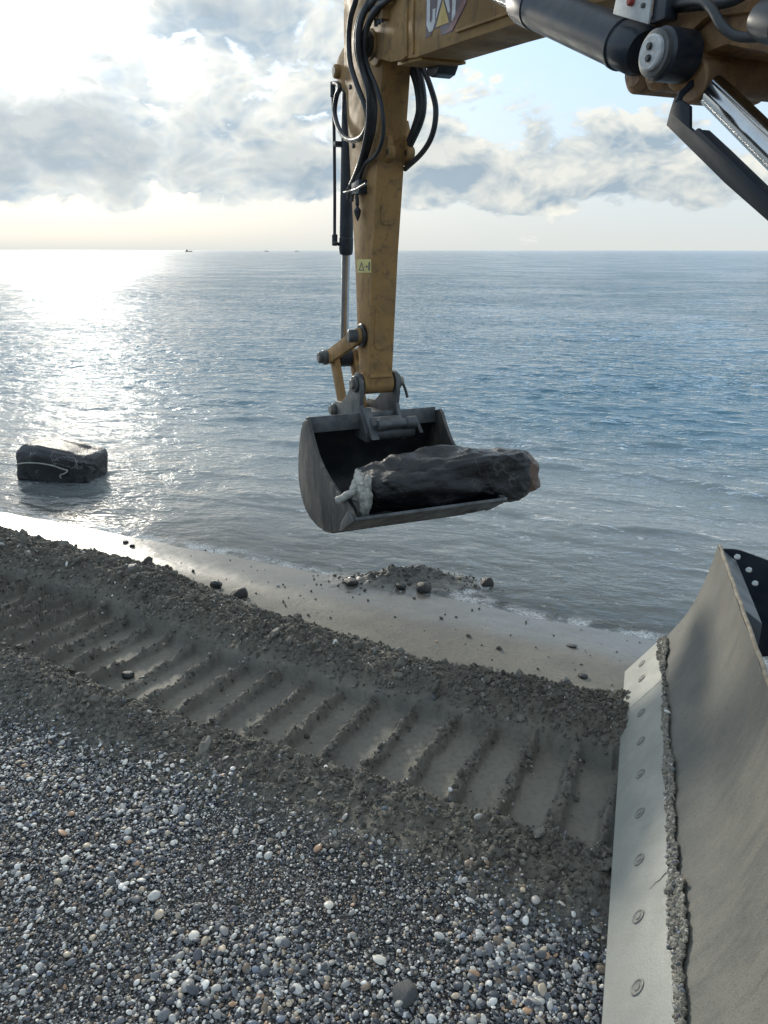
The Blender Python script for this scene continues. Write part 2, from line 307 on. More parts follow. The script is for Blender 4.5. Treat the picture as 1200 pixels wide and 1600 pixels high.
def build_water_mat():
    m, t, b = mat('sea_water'); t.n.remove(b)
    out = t.n['Material Output']
    geo = t.node('ShaderNodeNewGeometry'); pos = geo.outputs['Position']
    dep = t.node('ShaderNodeAttribute', attribute_name='depth').outputs['Fac']
    foamA = t.node('ShaderNodeAttribute', attribute_name='foam').outputs['Fac']
    x, y, z = t.sep(pos)[:3]
    # axes along and across the crests, which run with the shore
    q = t.m('ADD', t.m('MULTIPLY', x, 0.25), t.m('MULTIPLY', y, 0.97)); s = t.m('SUBTRACT', t.m('MULTIPLY', x, 0.97), t.m('MULTIPLY', y, 0.25))
    pv = t.xyz(t.m('MULTIPLY', s, 0.55), q, 0.0)
    r1 = t.noise(pv, 2.4, 4, 0.55, 0.3); r2 = t.noise(pv, 10.0, 3, 0.55, 0.3); r3 = t.noise(pv, 0.7, 4, 0.6, 0.2)
    amp = t.ss(dep, 0.0, 0.14, 0.30, 1.0)
    near = t.ss(y, 14.0, 60.0, 0.0, 1.0)
    h = t.m('ADD', t.m('MULTIPLY', r1, 0.145), t.m('MULTIPLY', r2, 0.032))
    h = t.m('ADD', h, t.m('MULTIPLY', t.m('MULTIPLY', r3, near), 0.36))
    gust = t.ss(t.noise(pv, 0.16, 5, 0.62), 0.36, 0.64, 0.6, 1.25)
    bn = t.node('ShaderNodeBump'); bn.inputs['Distance'].default_value = 1.0
    t.l.new(t.m('MULTIPLY', t.m('MULTIPLY', amp, gust), 0.85), bn.inputs['Strength']); t.l.new(h, bn.inputs['Height'])
    N = bn.outputs[0]
    fr = t.node('ShaderNodeFresnel'); fr.inputs[0].default_value = 1.333; t.l.new(N, fr.inputs['Normal'])
    gl = t.node('ShaderNodeBsdfGlossy'); t.l.new(N, gl.inputs['Normal'])
    t.l.new(t.ss(y, 5.0, 120.0, 0.045, 0.17), gl.inputs['Roughness']); gl.inputs['Color'].default_value = (1, 1, 1, 1)
    tr = t.node('ShaderNodeBsdfTransparent'); tr.inputs[0].default_value = (0.86, 0.93, 0.93, 1)
    df = t.node('ShaderNodeBsdfDiffuse'); df.inputs['Color'].default_value = (0.030, 0.070, 0.095, 1)
    sandy = t.mix(t.ss(dep, 0.15, 0.9), (0.27, 0.30, 0.30), (0.045, 0.145, 0.205)); t.l.new(sandy, df.inputs['Color'])
    turb = t.m('SUBTRACT', 1.0, t.m('EXPONENT', t.m('MULTIPLY', t.m('MAXIMUM', dep, 0.0), -9.0)))
    body = t.node('ShaderNodeMixShader'); t.l.new(turb, body.inputs[0]); t.l.new(tr.outputs[0], body.inputs[1]); t.l.new(df.outputs[0], body.inputs[2])
    surf = t.node('ShaderNodeMixShader'); t.l.new(fr.outputs[0], surf.inputs[0]); t.l.new(body.outputs[0], surf.inputs[1]); t.l.new(gl.outputs[0], surf.inputs[2])
    # foam: lacy strings left by the swash
    pw = t.v('ADD', pv, t.scale(t.noise(pv, 3.0, 4, 0.65, out=1), 0.6))
    vo = t.node('ShaderNodeTexVoronoi', feature='DISTANCE_TO_EDGE'); t.put(vo.inputs['Vector'], pw); vo.inputs['Scale'].default_value = 7.5
    lace = t.m('MULTIPLY', t.ss(vo.outputs['Distance'], 0.09, 0.01), 0.55)
    bub = t.noise(pos, 60, 4, 0.7)
    patch = t.ss(t.noise(pv, 1.5, 6, 0.7), 0.54, 0.66)
    f1 = t.m('MULTIPLY', t.m('MULTIPLY', lace, patch), t.m('MULTIPLY', foamA, t.ss(bub, 0.35, 0.6)))
    dots = t.m('MULTIPLY', t.ss(t.noise(pv, 9.0, 5, 0.7), 0.605, 0.67), foamA)
    edge = t.m('MULTIPLY', t.ss(dep, 0.020, 0.005), t.ss(t.noise(pos, 5.0, 5, 0.65), 0.38, 0.58))
    foam = t.m('MAXIMUM', t.m('MAXIMUM', f1, t.m('MULTIPLY', dots, 0.9)), t.m('MULTIPLY', edge, t.ss(bub, 0.3, 0.6)))
    fd = t.node('ShaderNodeBsdfDiffuse'); fd.inputs['Color'].default_value = (0.66, 0.68, 0.68, 1)
    fin = t.node('ShaderNodeMixShader'); t.l.new(t.m('MULTIPLY', foam, 0.8), fin.inputs[0]); t.l.new(surf.outputs[0], fin.inputs[1]); t.l.new(fd.outputs[0], fin.inputs[2])
    t.l.new(fin.outputs[0], out.inputs[0])
    return m
M['water'] = build_water_mat()


# ------------------------------------------------------------------ object helpers
def tag(o, label=None, cat=None, group=None, kind=None):
    if label: o['label'] = label
    if cat: o['category'] = cat
    if group: o['group'] = group
    if kind: o['kind'] = kind
    return o

def link(name, me, material, parent=None, smooth=True, angle=None):
    if material is not None: me.materials.append(material)
    if smooth:
        me.polygons.foreach_set('use_smooth', [True] * len(me.polygons))
        if angle is not None:
            try: me.set_sharp_from_angle(angle=angle)
            except Exception: pass
    o = bpy.data.objects.new(name, me); COL.objects.link(o); o.parent = parent
    return o

def from_bm(name, bm, material, parent=None, smooth=True, angle=R(35)):
    bmesh.ops.recalc_face_normals(bm, faces=bm.faces)
    me = bpy.data.meshes.new(name); bm.to_mesh(me); bm.free()
    return link(name, me, material, parent, smooth, angle)

def prism_bm(poly, e0, e1, fn, bevel=0.0, bm=None):
    """polygon of (a, b) swept along a third axis from e0 to e1; fn(a, b, e) gives the point"""
    own = bm is None
    b = bmesh.new()
    lo = [b.verts.new(fn(p[0], p[1], e0)) for p in poly]; hi = [b.verts.new(fn(p[0], p[1], e1)) for p in poly]
    n = len(poly)
    b.faces.new(lo); b.faces.new(hi[::-1])
    for i in range(n): b.faces.new((lo[i], hi[i], hi[(i + 1) % n], lo[(i + 1) % n]))
    bmesh.ops.recalc_face_normals(b, faces=b.faces)
    if bevel:
        ed = [e for e in b.edges if e.calc_face_angle(0) > R(25)]
        bmesh.ops.bevel(b, geom=ed, offset=bevel, segments=2, profile=0.6, affect='EDGES', clamp_overlap=True)
    if own: return b
    me = bpy.data.meshes.new('x'); b.to_mesh(me); b.free(); bm.from_mesh(me); bpy.data.meshes.remove(me)
    return bm

def frame(d):
    d = Vector(d).normalized()
    u = d.cross(Vector((0, 0, 1)))
    if u.length < 1e-3: u = d.cross(Vector((0, 1, 0)))
    u.normalize(); return d, u, d.cross(u)

def lathe_bm(p0, p1, prof, seg=24, bm=None):
    """prof: list of (t along p0->p1 in metres, radius)"""
    bm = bm or bmesh.new(); p0 = Vector(p0); d, u, v = frame(Vector(p1) - p0); rings = []
    for tt, r in prof:
        c = p0 + d * tt
        rings.append([bm.verts.new(c + (u * math.cos(2 * math.pi * k / seg) + v * math.sin(2 * math.pi * k / seg)) * max(r, 1e-4)) for k in range(seg)])
    for A, B in zip(rings, rings[1:]):
        for k in range(seg): bm.faces.new((A[k], A[(k + 1) % seg], B[(k + 1) % seg], B[k]))
    bm.faces.new(rings[0][::-1]); bm.faces.new(rings[-1])
    return bm

def cyl_bm(p0, p1, r, seg=20, bev=0.004, bm=None):
    L = (Vector(p1) - Vector(p0)).length; bev = min(bev, r * 0.4, L * 0.3)
    return lathe_bm(p0, p1, [(0, r - bev), (bev, r), (L - bev, r), (L, r - bev)], seg, bm)

def spline(pts, n=8):
    P = [Vector(p) for p in pts]; P = [P[0] * 2 - P[1]] + P + [P[-1] * 2 - P[-2]]; out = []
    for i in range(1, len(P) - 2):
        for k in range(n):
            t = k / n; a, b, c, d = P[i - 1], P[i], P[i + 1], P[i + 2]
            out.append(0.5 * ((2 * b) + (c - a) * t + (2 * a - 5 * b + 4 * c - d) * t * t + (3 * b - a - 3 * c + d) * t ** 3))
    out.append(P[-2]); return out

def tube_bm(pts, r, seg=12, n=8, ribs=0.0, bm=None):
    bm = bm or bmesh.new(); C = spline(pts, n); rings = []; u = None
    for i, c in enumerate(C):
        d = (C[min(i + 1, len(C) - 1)] - C[max(i - 1, 0)]).normalized()
        if u is None: u = frame(d)[1]
        u = (u - d * u.dot(d)).normalized(); v = d.cross(u)
        rr = r * (1 + (ribs if i % 2 else 0)); rr = rr if not callable(r) else r(i / len(C))
        rings.append([bm.verts.new(c + (u * math.cos(2 * math.pi * k / seg) + v * math.sin(2 * math.pi * k / seg)) * rr) for k in range(seg)])
    for A, B in zip(rings, rings[1:]):
        for k in range(seg): bm.faces.new((A[k], A[(k + 1) % seg], B[(k + 1) % seg], B[k]))
    bm.faces.new(rings[0][::-1]); bm.faces.new(rings[-1])
    return bm

# ---- numpy noise
class Noise:
    def __init__(s, seed): s.g = np.random.default_rng(seed).random((256, 256))
    def val(s, x, y):
        xi = np.floor(x).astype(int); yi = np.floor(y).astype(int); fx = x - xi; fy = y - yi
        fx = fx * fx * fx * (fx * (fx * 6 - 15) + 10); fy = fy * fy * fy * (fy * (fy * 6 - 15) + 10)
        a = s.g[xi % 256, yi % 256]; b = s.g[(xi + 1) % 256, yi % 256]; c = s.g[xi % 256, (yi + 1) % 256]; d = s.g[(xi + 1) % 256, (yi + 1) % 256]
        return (a * (1 - fx) + b * fx) * (1 - fy) + (c * (1 - fx) + d * fx) * fy
    def fbm(s, x, y, f=1.0, o=4, gain=0.5):
        r = 0; a = 1; t = 0
        for i in range(o):
            r = r + a * (s.val(x * f + 17.3 * i, y * f - 9.1 * i) - 0.5); t += a; a *= gain; f *= 2.03
        return r / t * 2
    def lumps(s, x, y, cell, seed=0):
        """a heap of rounded lumps about `cell` across, 0..1"""
        X = x / cell; Y = y / cell; xi = np.floor(X).astype(int); yi = np.floor(Y).astype(int); best = np.zeros_like(X)
        for dx in (-1, 0, 1):
            for dy in (-1, 0, 1):
                a = xi + dx + seed * 13; b = yi + dy + seed * 29
                jx = s.g[a % 256, b % 256]; jy = s.g[(a + 71) % 256, (b + 37) % 256]; jr = s.g[(a + 11) % 256, (b + 143) % 256]
                rad = 0.35 + 0.6 * jr
                d2 = ((X - (xi + dx + jx)) ** 2 + (Y - (yi + dy + jy)) ** 2) / (rad * rad)
                best = np.maximum(best, np.sqrt(np.clip(1 - d2, 0, None)) * rad)
        return best
NZ = Noise(3); NZ2 = Noise(11)
def sm(a, b, x):
    t = np.clip((x - a) / (b - a), 0, 1); return t * t * (3 - 2 * t)

# ------------------------------------------------------------------ the beach
TX, TY, CU, SU = 0.04, 3.27, 0.907, 0.42       # the shore, the berm and the track all run along (CU, -SU)
def sq(x, y): dx = x - TX; dy = y - TY; return CU * dx - SU * dy, SU * dx + CU * dy
def beach_parts(x, y):
    s, q = sq(x, y)
    left = sm(-1.2, -3.0, s)
    wob = 0.05 * NZ.fbm(s * 0.8, q * 0 + 3, 1.0, 3)
    c = -0.03 + 0.20 * left + wob * 0.6
    hw = 0.335 + 0.10 * left
    edge = 0.90 + 0.40 * sm(-0.6, -3.0, s) + 0.12 * sm(0.3, 1.4, s) + 0.13 * NZ.fbm(s, q * 0, 1.3, 4)
    return s, q, left, c, hw, edge
PQ = [-60, -8, -3, -1.2, -0.7, 0.5, 0.95, 1.3, 2.15, 3.0, 4.2, 6.0, 10, 30, 80]
PZ = [3.0, 0.22, 0.05, 0.00, 0.005, -0.03, -0.105, -0.140, -0.235, -0.305, -0.40, -0.60, -1.1, -3.0, -8]
def ground(x, y):
    s, q, left, c, hw, edge = beach_parts(x, y)
    z = np.interp(q, PQ, PZ) + 0.012 * NZ.fbm(x, y, 0.9, 3) * sm(2.4, 1.0, q)
    tq = q - c
    a = c + hw + 0.02
    mid = (a + edge) / 2; wid = np.maximum((edge - a) / 2, 0.08)
    far = np.exp(-(np.abs(q - mid) / wid) ** 2.6)
    z = z + far * (0.100 + 0.055 * left + 0.03 * NZ.fbm(x, y, 2.2, 3))
    nc = c - hw - 0.15
    nearb = np.exp(-(np.abs(q - nc) / (0.16 + 0.10 * left)) ** 2)
    z = z + nearb * (0.012 + 0.085 * sm(-0.7, -2.0, s) + 0.02 * NZ.fbm(x, y, 2.0, 3))
    # lumps where the soil was churned
    churn = np.clip(np.exp(-(np.abs(q - mid) / (wid * 1.12)) ** 6) + 0.75 * sm(-0.95, -0.55, q) * sm(c - hw + 0.06, c - hw - 0.04, q), 0, 1)
    lump = 0.022 * NZ.lumps(x, y, 0.17, 1) + 0.026 * NZ.lumps(x, y, 0.085, 2) + 0.024 * NZ.lumps(x + .3, y, 0.045, 3) + 0.016 * NZ2.lumps(x, y, 0.026, 4) + 0.016 * NZ.fbm(x, y, 14, 3)
    lump = lump * (0.55 + 0.9 * np.clip(NZ2.fbm(x, y, 1.6, 3) + 0.4, 0, 1)) 
    # the pressed track: flat pads with a ridge of soil left between two shoes
    e = 0.055 * NZ.fbm(x, y, 5.0, 4, 0.6)
    T = sm(hw + 0.016, hw - 0.016, np.abs(tq) + e) * sm(-5.2, -4.6, s)
    ph = s / 0.2257 + 0.06 * NZ.fbm(q * 2, np.floor(s / 0.2257 + .5), 1.0, 2) + 0.12 * left * tq
    k = np.round(ph); d = (ph - k) * 0.2257
    pad = np.interp(q, PQ, PZ) - 0.022 - 0.030 * sm(-0.3, 0.35, tq) - 0.012 * left - 0.012 * sm(0.1, 0.9, s) + 0.004 * NZ.fbm(x, y, 4, 3)
    pad = pad + (0.006 + 0.040 * left) * (ph - np.floor(ph) - 0.5) * 0.9
    bh = 0.062 + 0.026 * NZ2.fbm(k * 0.77, q * 3.0, 1.0, 3) + 0.020 * left
    bw = 0.029 + 0.008 * NZ2.fbm(q * 4, k * 1.3, 1.0, 2)
    ridge = np.clip(bh, 0.004, 0.08) * np.exp(-(np.abs(d + 0.012 * NZ.fbm(x, y, 9, 3)) / bw) ** 3.6)
    ridge = ridge * (0.55 + 0.55 * NZ2.lumps(x, y, 0.034, 5) + 0.25 * NZ.lumps(x, y, 0.02, 7)) + 0.010 * NZ.lumps(x, y, 0.022, 6) * np.exp(-(d / 0.05) ** 2)
    brk = sm(0.45, 0.75, NZ2.fbm(x, y, 2.1, 3) + 0.25)
    loose = 0.020 * NZ.lumps(x, y, 0.05, 8) * sm(0.15, 0.5, NZ.fbm(x + 4, y, 2.4, 4))
    inside = pad + ridge * (1 - 0.55 * brk) + loose * 0.6
    z = z + lump * churn
    z = z * (1 - T) + inside * T
    churn = churn * (1 - T) + 0.75 * T * np.exp(-(np.abs(d + 0.012 * NZ.fbm(x, y, 9, 3)) / (bw * 1.25)) ** 4) * (0.6 + 0.4 * np.clip(NZ2.fbm(x, y, 6, 3) + 0.5, 0, 1))
    # heap of gravel thrown up by the bucket at the water's edge, and the wet hollow behind it
    hx = (x - 0.22) / 0.52; hy = (y - 5.70 - 0.06 * np.sin(x * 5)) / 0.17
    heap = np.exp(-(hx * hx) ** 1.4 - hy * hy) * (0.8 + 0.5 * NZ.fbm(x, y, 3, 3))
    z = z + np.clip(heap, 0, 2) * (0.075 + 0.06 * NZ.lumps(x, y, 0.09, 9) + 0.03 * NZ.lumps(x, y, 0.04, 10))
    z = z - 0.05 * np.exp(-((x - 0.05) / 0.45) ** 2 - ((y - 6.05) / 0.22) ** 2)
    # small pits and crumbs on the drained sand
    wetz = sm(edge - 0.05, edge + 0.15, q)
    z = z + wetz * sm(2.2, 1.8, q) * 0.0025 * NZ.fbm(x, y, 7, 3)
    return z, churn, np.clip(heap, 0, 1)

def axis(fine0, fine1, step, lo, hi, grow=1.18):
    mid = list(np.arange(fine0, fine1, step)); d = step; a = fine0; L = []
    while a > lo: d *= grow; a -= d; L.append(max(a, lo))
    d = step; b = mid[-1]; Rr = []
    while b < hi: d *= grow; b += d; Rr.append(min(b, hi))
    return np.array(L[::-1] + mid + Rr)

def grid_mesh(name, xs, ys, Z):
    nx, ny = len(xs), len(ys); X, Y = np.meshgrid(xs, ys)
    co = np.stack([X, Y, Z], -1).reshape(-1, 3).astype(np.float32)
    i = (np.arange(ny - 1)[:, None] * nx + np.arange(nx - 1)[None]).reshape(-1)
    f = np.stack([i, i + 1, i + nx + 1, i + nx], 1).astype(np.int32)
    me = bpy.data.meshes.new(name); me.vertices.add(len(co)); me.vertices.foreach_set('co', co.ravel())
    me.loops.add(f.size); me.loops.foreach_set('vertex_index', f.ravel()); me.polygons.add(len(f))
    me.polygons.foreach_set('loop_start', np.arange(0, f.size, 4, dtype=np.int32)); me.polygons.foreach_set('loop_total', np.full(len(f), 4, np.int32))
    me.update(calc_edges=True); return me
def attr(me, name, arr):
    a = me.attributes.new(name, 'FLOAT', 'POINT'); a.data.foreach_set('value', np.asarray(arr, np.float32).ravel())

xs = axis(-4.3, 2.4, 0.0095, -300, 300); ys = axis(1.2, 6.9, 0.0095, -60, 90)
GX, GY = np.meshgrid(xs, ys)
GZ, CH, HEAP = ground(GX, GY)
s_, q_, left_, c_, hw_, edge_ = beach_parts(GX, GY)
me = grid_mesh('beach', xs, ys, GZ)
wet = sm(1.15, 2.0, q_ + 0.12 * NZ.fbm(GX, GY, 1.2, 3)) * (1 - 0.85 * np.clip(HEAP * 2, 0, 1))
padm = sm(hw_ + 0.0, hw_ - 0.05, np.abs(q_ - c_)) * sm(-5.2, -4.6, s_)
wet = np.maximum(wet, padm * (0.20 + 0.14 * NZ.fbm(GX, GY, 2.4, 3)))
wet = wet + 0.22 * sm(edge_ - .05, edge_ + 0.2, q_) * (1 - wet)
attr(me, 'wet', wet)
pebq = q_ + 0.10 * NZ.fbm(GX, GY, 2.0, 4) + 0.05 * s_ * 0
attr(me, 'churn', CH)
attr(me, 'gravel', np.clip(sm(-0.66, -0.88, pebq) + 0.35 * np.clip(HEAP * 1.5, 0, 1), 0, 1))
beach = tag(link('beach', me, M['ground'], None, True), kind='structure', label='grey shingle and sand beach with a crawler track pressed across it')

def gz(x, y):
    return float(ground(np.array([float(x)]), np.array([float(y)]))[0][0])

# ------------------------------------------------------------------ the sea
ZW = -0.232
def sea_height(x, y):
    s, q = sq(x, y)
    g = ground(x, y)[0]
    lob = 0.011 * NZ2.fbm(s * 0.9, q * 0 + 1, 1.0, 4) - 0.004
    base = ZW + lob * sm(5.5, 2.5, q) + 0.012 * sm(3.2, 2.0, q)
    dep = base - g
    rng = np.random.default_rng(5); w = 0
    wx = x + 0.5 * NZ.fbm(x, y, 0.35, 2); wy = y + 0.5 * NZ2.fbm(x, y, 0.35, 2)
    for i in range(26):
        lam = 0.28 * 1.13 ** i * rng.uniform(0.9, 1.1); th = math.atan2(-0.93, -0.36) + rng.normal(0, 0.33)
        kx, ky = math.cos(th) * 2 * math.pi / lam, math.sin(th) * 2 * math.pi / lam
        p = kx * wx + ky * wy + rng.uniform(0, 6.28)
        w = w + 0.0125 * lam ** 0.9 * math.exp(-lam / 1.3) * (np.exp(1.1 * (np.sin(p) - 1)) * 2.0 - 0.75)
    mod = 0.75 + 0.5 * NZ.fbm(x, y, 0.25, 3)
    fade = sm(300, 30, y)
    amp = sm(0.02, 0.50, dep) * 0.85 + 0.15 * sm(0, 0.03, dep)
    z = base + w * mod * amp * fade
    # the last small waves leaning towards the sand: steep towards the shore, long behind
    for q0, h0, sd_ in ((3.75, 0.026, 3), (4.35, 0.045, 9), (5.05, 0.062, 14), (6.0, 0.060, 21), (7.3, 0.055, 27)):
        d = q - (q0 + 0.40 * NZ.fbm(s * 0.45, q * 0 + sd_, 1.0, 4))
        hh = h0 * np.clip(0.35 + 1.6 * NZ2.fbm(s * 0.40, q * 0 + sd_ * 1.7, 1.0, 3), 0, 1.3) * sm(-6.5, -3.5, s)
        z = z + hh * np.where(d < 0, np.exp(-(d / 0.10) ** 2), np.exp(-(d / 0.36) ** 2)) * (0.85 + 0.4 * NZ.fbm(x, y, 3.5, 3))
    # old swash lines sliding back over the sand
    for q0, a0, sd_ in ((2.55, 0.006, 1), (2.95, 0.010, 5), (3.4, 0.012, 8)):
        dd = q - (q0 + 0.35 * NZ.fbm(s * 0.6, q * 0 + sd_, 1.0, 4))
        z = z + a0 * np.exp(-(dd / 0.05) ** 2) * np.clip(0.3 + NZ.fbm(s * .7, q * 0 + 4 + sd_, 1.0, 3) * 2, 0, 1)
    z = z + 0.0065 * NZ.fbm(x * 0.6 + 0.2 * y, y, 4.0, 4, 0.6) * sm(0.0, 0.03, dep)
    foam = sm(6.6, 4.2, q) * (0.55 + 0.6 * np.exp(-((q - 4.2) / 0.8) ** 2))
    return z, dep, foam
wx_ = axis(-9.0, 9.0, 0.045, -60000, 60000, 1.22)
wy = [4.0]
while wy[-1] < 70000:
    y0 = wy[-1]; wy.append(y0 + (0.028 if y0 < 7 else max(0.028, min(0.0045 * y0, 1e9)) if y0 < 120 else 0.12 * y0))
wy = np.array(wy)
WX, WY = np.meshgrid(wx_, wy)
WZ, DEP, FOAM = sea_height(WX, WY)
WZ = np.where(WY > 5000, WZ - 0.0, WZ)
me = grid_mesh('sea', wx_, wy, WZ); attr(me, 'depth', np.clip(DEP, -1, 10)); attr(me, 'foam', FOAM)
sea = tag(link('sea', me, M['water'], None, True), kind='structure', label='calm rippled sea reaching to the horizon')

# ------------------------------------------------------------------ the excavator
BETA = R(22.0)
MO = Vector((-0.058, 5.55, 1.463))             # pin at the tip of the stick
ma = Vector((math.cos(BETA), math.sin(BETA), 0)); mf = Vector((-math.sin(BETA), math.cos(BETA), 0))
exc = bpy.data.objects.new('excavator', None); COL.objects.link(exc)
exc.location = (MO.x, MO.y, 0); exc.rotation_euler = (0, 0, BETA)
tag(exc, 'yellow excavator arm hanging from its boom with a wide bucket over the surf', 'excavator')
def L(r, f, h): return Vector((r, f, h + MO.z))     # r to the machine's right, f forward, h above the stick pin
def S(x, y, r):
    """point of the machine's plane r that is sighted at (x, y) of the 1200 x 1600 photograph"""
    u = -(y - 800) / FPX
    d = Vector(((x - 600) / FPX, math.cos(PITCH) + u * math.sin(PITCH), -math.sin(PITCH) + u * math.cos(PITCH)))
    c = Vector((0, 0, CAMZ)) - MO
    t = (r - c.dot(ma)) / d.dot(ma); p = c + d * t
    return L(r, p.dot(mf), p.z)
def SP(pts, r): return [(S(x, y, r).y, S(x, y, r).z - MO.z) for x, y in pts]
def mp(name, poly, r0, r1, material, parent=exc, bevel=0.006):
    return from_bm(name, prism_bm(poly, r0, r1, lambda f, h, r: L(r, f, h), bevel), material, parent)

# stick: a tapering box
SW = 0.095
stick_poly = [(-0.075, -0.02), (-0.100, 0.20), (-0.180, 0.90), (-0.290, 1.56), (-0.365, 2.00), (-0.37, 2.30), (-0.25, 2.62), (0.10, 2.85), (0.33, 2.72), (0.355, 2.15), (0.273, 1.62), (0.172, 0.81), (0.135, 0.26), (0.10, 0.03), (0.03, -0.045), (-0.04, -0.05)]
stick = mp('stick', stick_poly, -SW, SW, M['yellow'], exc, 0.008)
from_bm('tip_boss', cyl_bm(L(-0.115, 0, 0), L(0.115, 0, 0), 0.078, 28, 0.006), M['yellow'], stick)
from_bm('pivot_boss', cyl_bm(L(-0.118, -0.30, 2.13), L(0.118, -0.30, 2.13), 0.12, 28, 0.006), M['yellow'], stick)
def cover(name, f0, h0, f1, h1, wid, lift=0.008):
    b = bmesh.new(); n = 10; ring = []
    for k in range(4 * n):
        a = 2 * math.pi * k / (4 * n); cx = math.copysign(abs(math.cos(a)) ** 0.45, math.cos(a)); sy = math.copysign(abs(math.sin(a)) ** 0.45, math.sin(a))
        tt = 0.5 + 0.5 * sy; f = f0 + (f1 - f0) * tt; h = h0 + (h1 - h0) * tt
        ring.append((cx * wid, f, h))
    lo = [b.verts.new(L(r, f + 0.002, h)) for r, f, h in ring]; hi = [b.verts.new(L(r * 0.95, f - lift, h)) for r, f, h in ring]
    b.faces.new(hi)
    for k in range(len(ring)): b.faces.new((lo[k], lo[(k + 1) % len(ring)], hi[(k + 1) % len(ring)], hi[k]))
    return from_bm(name, b, M['yellow'], stick)
def back(h): return float(np.interp(h, [-0.02, 0.20, 0.90, 1.56, 2.0], [-0.075, -0.10, -0.18, -0.29, -0.365]))
cover('cover_plate', back(0.26), 0.26, back(0.56), 0.56, 0.062)
cover('cover_plate', back(1.10), 1.10, back(1.30), 1.30, 0.055)
cover('cover_plate', back(1.60), 1.60, back(1.86), 1.86, 0.055)
# ledge at the very tip, lugs for hose clips on the operator's side
from_bm('tip_ledge', prism_bm([(-0.10, 0.055), (-0.085, 0.05), (-0.082, 0.075), (-0.099, 0.08)], -0.085, 0.085, lambda f, h, r: L(r, f, h), 0.002), M['yellow'], stick)
for r0, r1, hh in ((-0.045, 0.0, 1.53), (0.085, 0.135, 1.53)):
    b = cyl_bm(L(r0, back(hh) - 0.035, hh), L(r1, back(hh) - 0.035, hh), 0.045, 20, 0.008)
    prism_bm([(back(hh) - 0.05, hh + 0.05), (back(hh) + 0.03, hh + 0.20), (back(hh) + 0.03, hh - 0.07), (back(hh) - 0.05, hh - 0.03)], r0 + 0.004, r1 - 0.004, lambda f, h, r: L(r, f, h), 0.004, b)
    o = from_bm('hose_lug', b, M['yellow'], stick)
    from_bm('bore', cyl_bm(L(r0 - 0.0025, back(hh) - 0.035, hh), L(r1 + 0.0025, back(hh) - 0.035, hh), 0.019, 16, 0.001), M['grease'], o)
# warning sticker on the stick's left face
def decal(name, poly, r, material, parent, thick=0.0015):
    return from_bm(name, prism_bm(poly, r - thick, r, lambda f, h, rr: L(rr, f, h)), material, parent, False, None)
st = decal('warning_sticker', SP([(558, 405), (580, 405), (580, 426), (558, 426)], -SW - 0.0005), -SW - 0.0005, M['sticker'], stick)
tri = SP([(560.5, 423), (565, 408.5), (569.5, 423)], -SW - 0.0025); tin = SP([(562.3, 421.3), (565, 412.5), (567.7, 421.3)], -SW - 0.0025)
b = bmesh.new(); to = [b.verts.new(L(-SW - 0.0035, f, h)) for f, h in tri]; ti = [b.verts.new(L(-SW - 0.0035, f, h)) for f, h in tin]
for k in range(3): b.faces.new((to[k], to[(k + 1) % 3], ti[(k + 1) % 3], ti[k]))
from_bm('warning_triangle', b, M['ink'], st, False, None)
decal('warning_figure', SP([(576, 409), (578, 409), (578, 423), (575.5, 423)], -SW - 0.0025), -SW - 0.0025, M['ink'], st)
decal('warning_figure', SP([(571.5, 415), (574.5, 415), (574.5, 418), (571.5, 418)], -SW - 0.0025), -SW - 0.0025, M['ink'], st)

# boom: forked tip, long box, heavy bend and foot out of the picture
boom_side = [(-0.24, 2.12), (-0.35, 2.045), (-0.62, 1.968), (-0.78, 1.945), (-0.95, 1.925), (-1.62, 1.874), (-2.25, 1.820), (-2.80, 1.74), (-2.86, 1.62),
             (-2.92, 2.30), (-2.25, 2.55), (-1.62, 2.55), (-0.95, 2.42), (-0.45, 2.34), (-0.25, 2.26)]
BW = 0.14
box_poly = [(-0.78, 1.952), (-0.95, 1.925), (-1.62, 1.874), (-2.25, 1.820), (-2.85, 1.74), (-3.0, 2.20), (-2.25, 2.50), (-1.62, 2.50), (-0.95, 2.36), (-0.78, 2.33)]
boom = mp('boom', box_poly, -BW, BW, M['boompaint'], exc, 0.006)
tip_poly = [(-0.215, 2.15), (-0.25, 2.09), (-0.35, 2.045), (-0.62, 1.968), (-0.79, 1.943), (-0.86, 1.95), (-0.86, 2.33), (-0.45, 2.31), (-0.28, 2.26)]
for sg in (-1, 1):
    mp('fork_plate', tip_poly, sg * 0.125, sg * 0.152, M['boompaint'], boom, 0.006)
    from_bm('pivot_boss', cyl_bm(L(sg * 0.150, -0.33, 2.115), L(sg * 0.165, -0.33, 2.115), 0.085, 28, 0.004), M['boompaint'], boom)
pin = from_bm('pivot_pin', cyl_bm(L(-0.235, -0.33, 2.115), L(0.235, -0.33, 2.115), 0.050, 24, 0.004), M['pinend'], exc)
from_bm('pin_dark_ring', lathe_bm(L(-0.168, -0.33, 2.115), L(-0.20, -0.33, 2.115), [(0, 0.066), (0.004, 0.07), (0.026, 0.07), (0.03, 0.066)], 24), M['grease'], pin)  # dark raised ring around the pivot pin
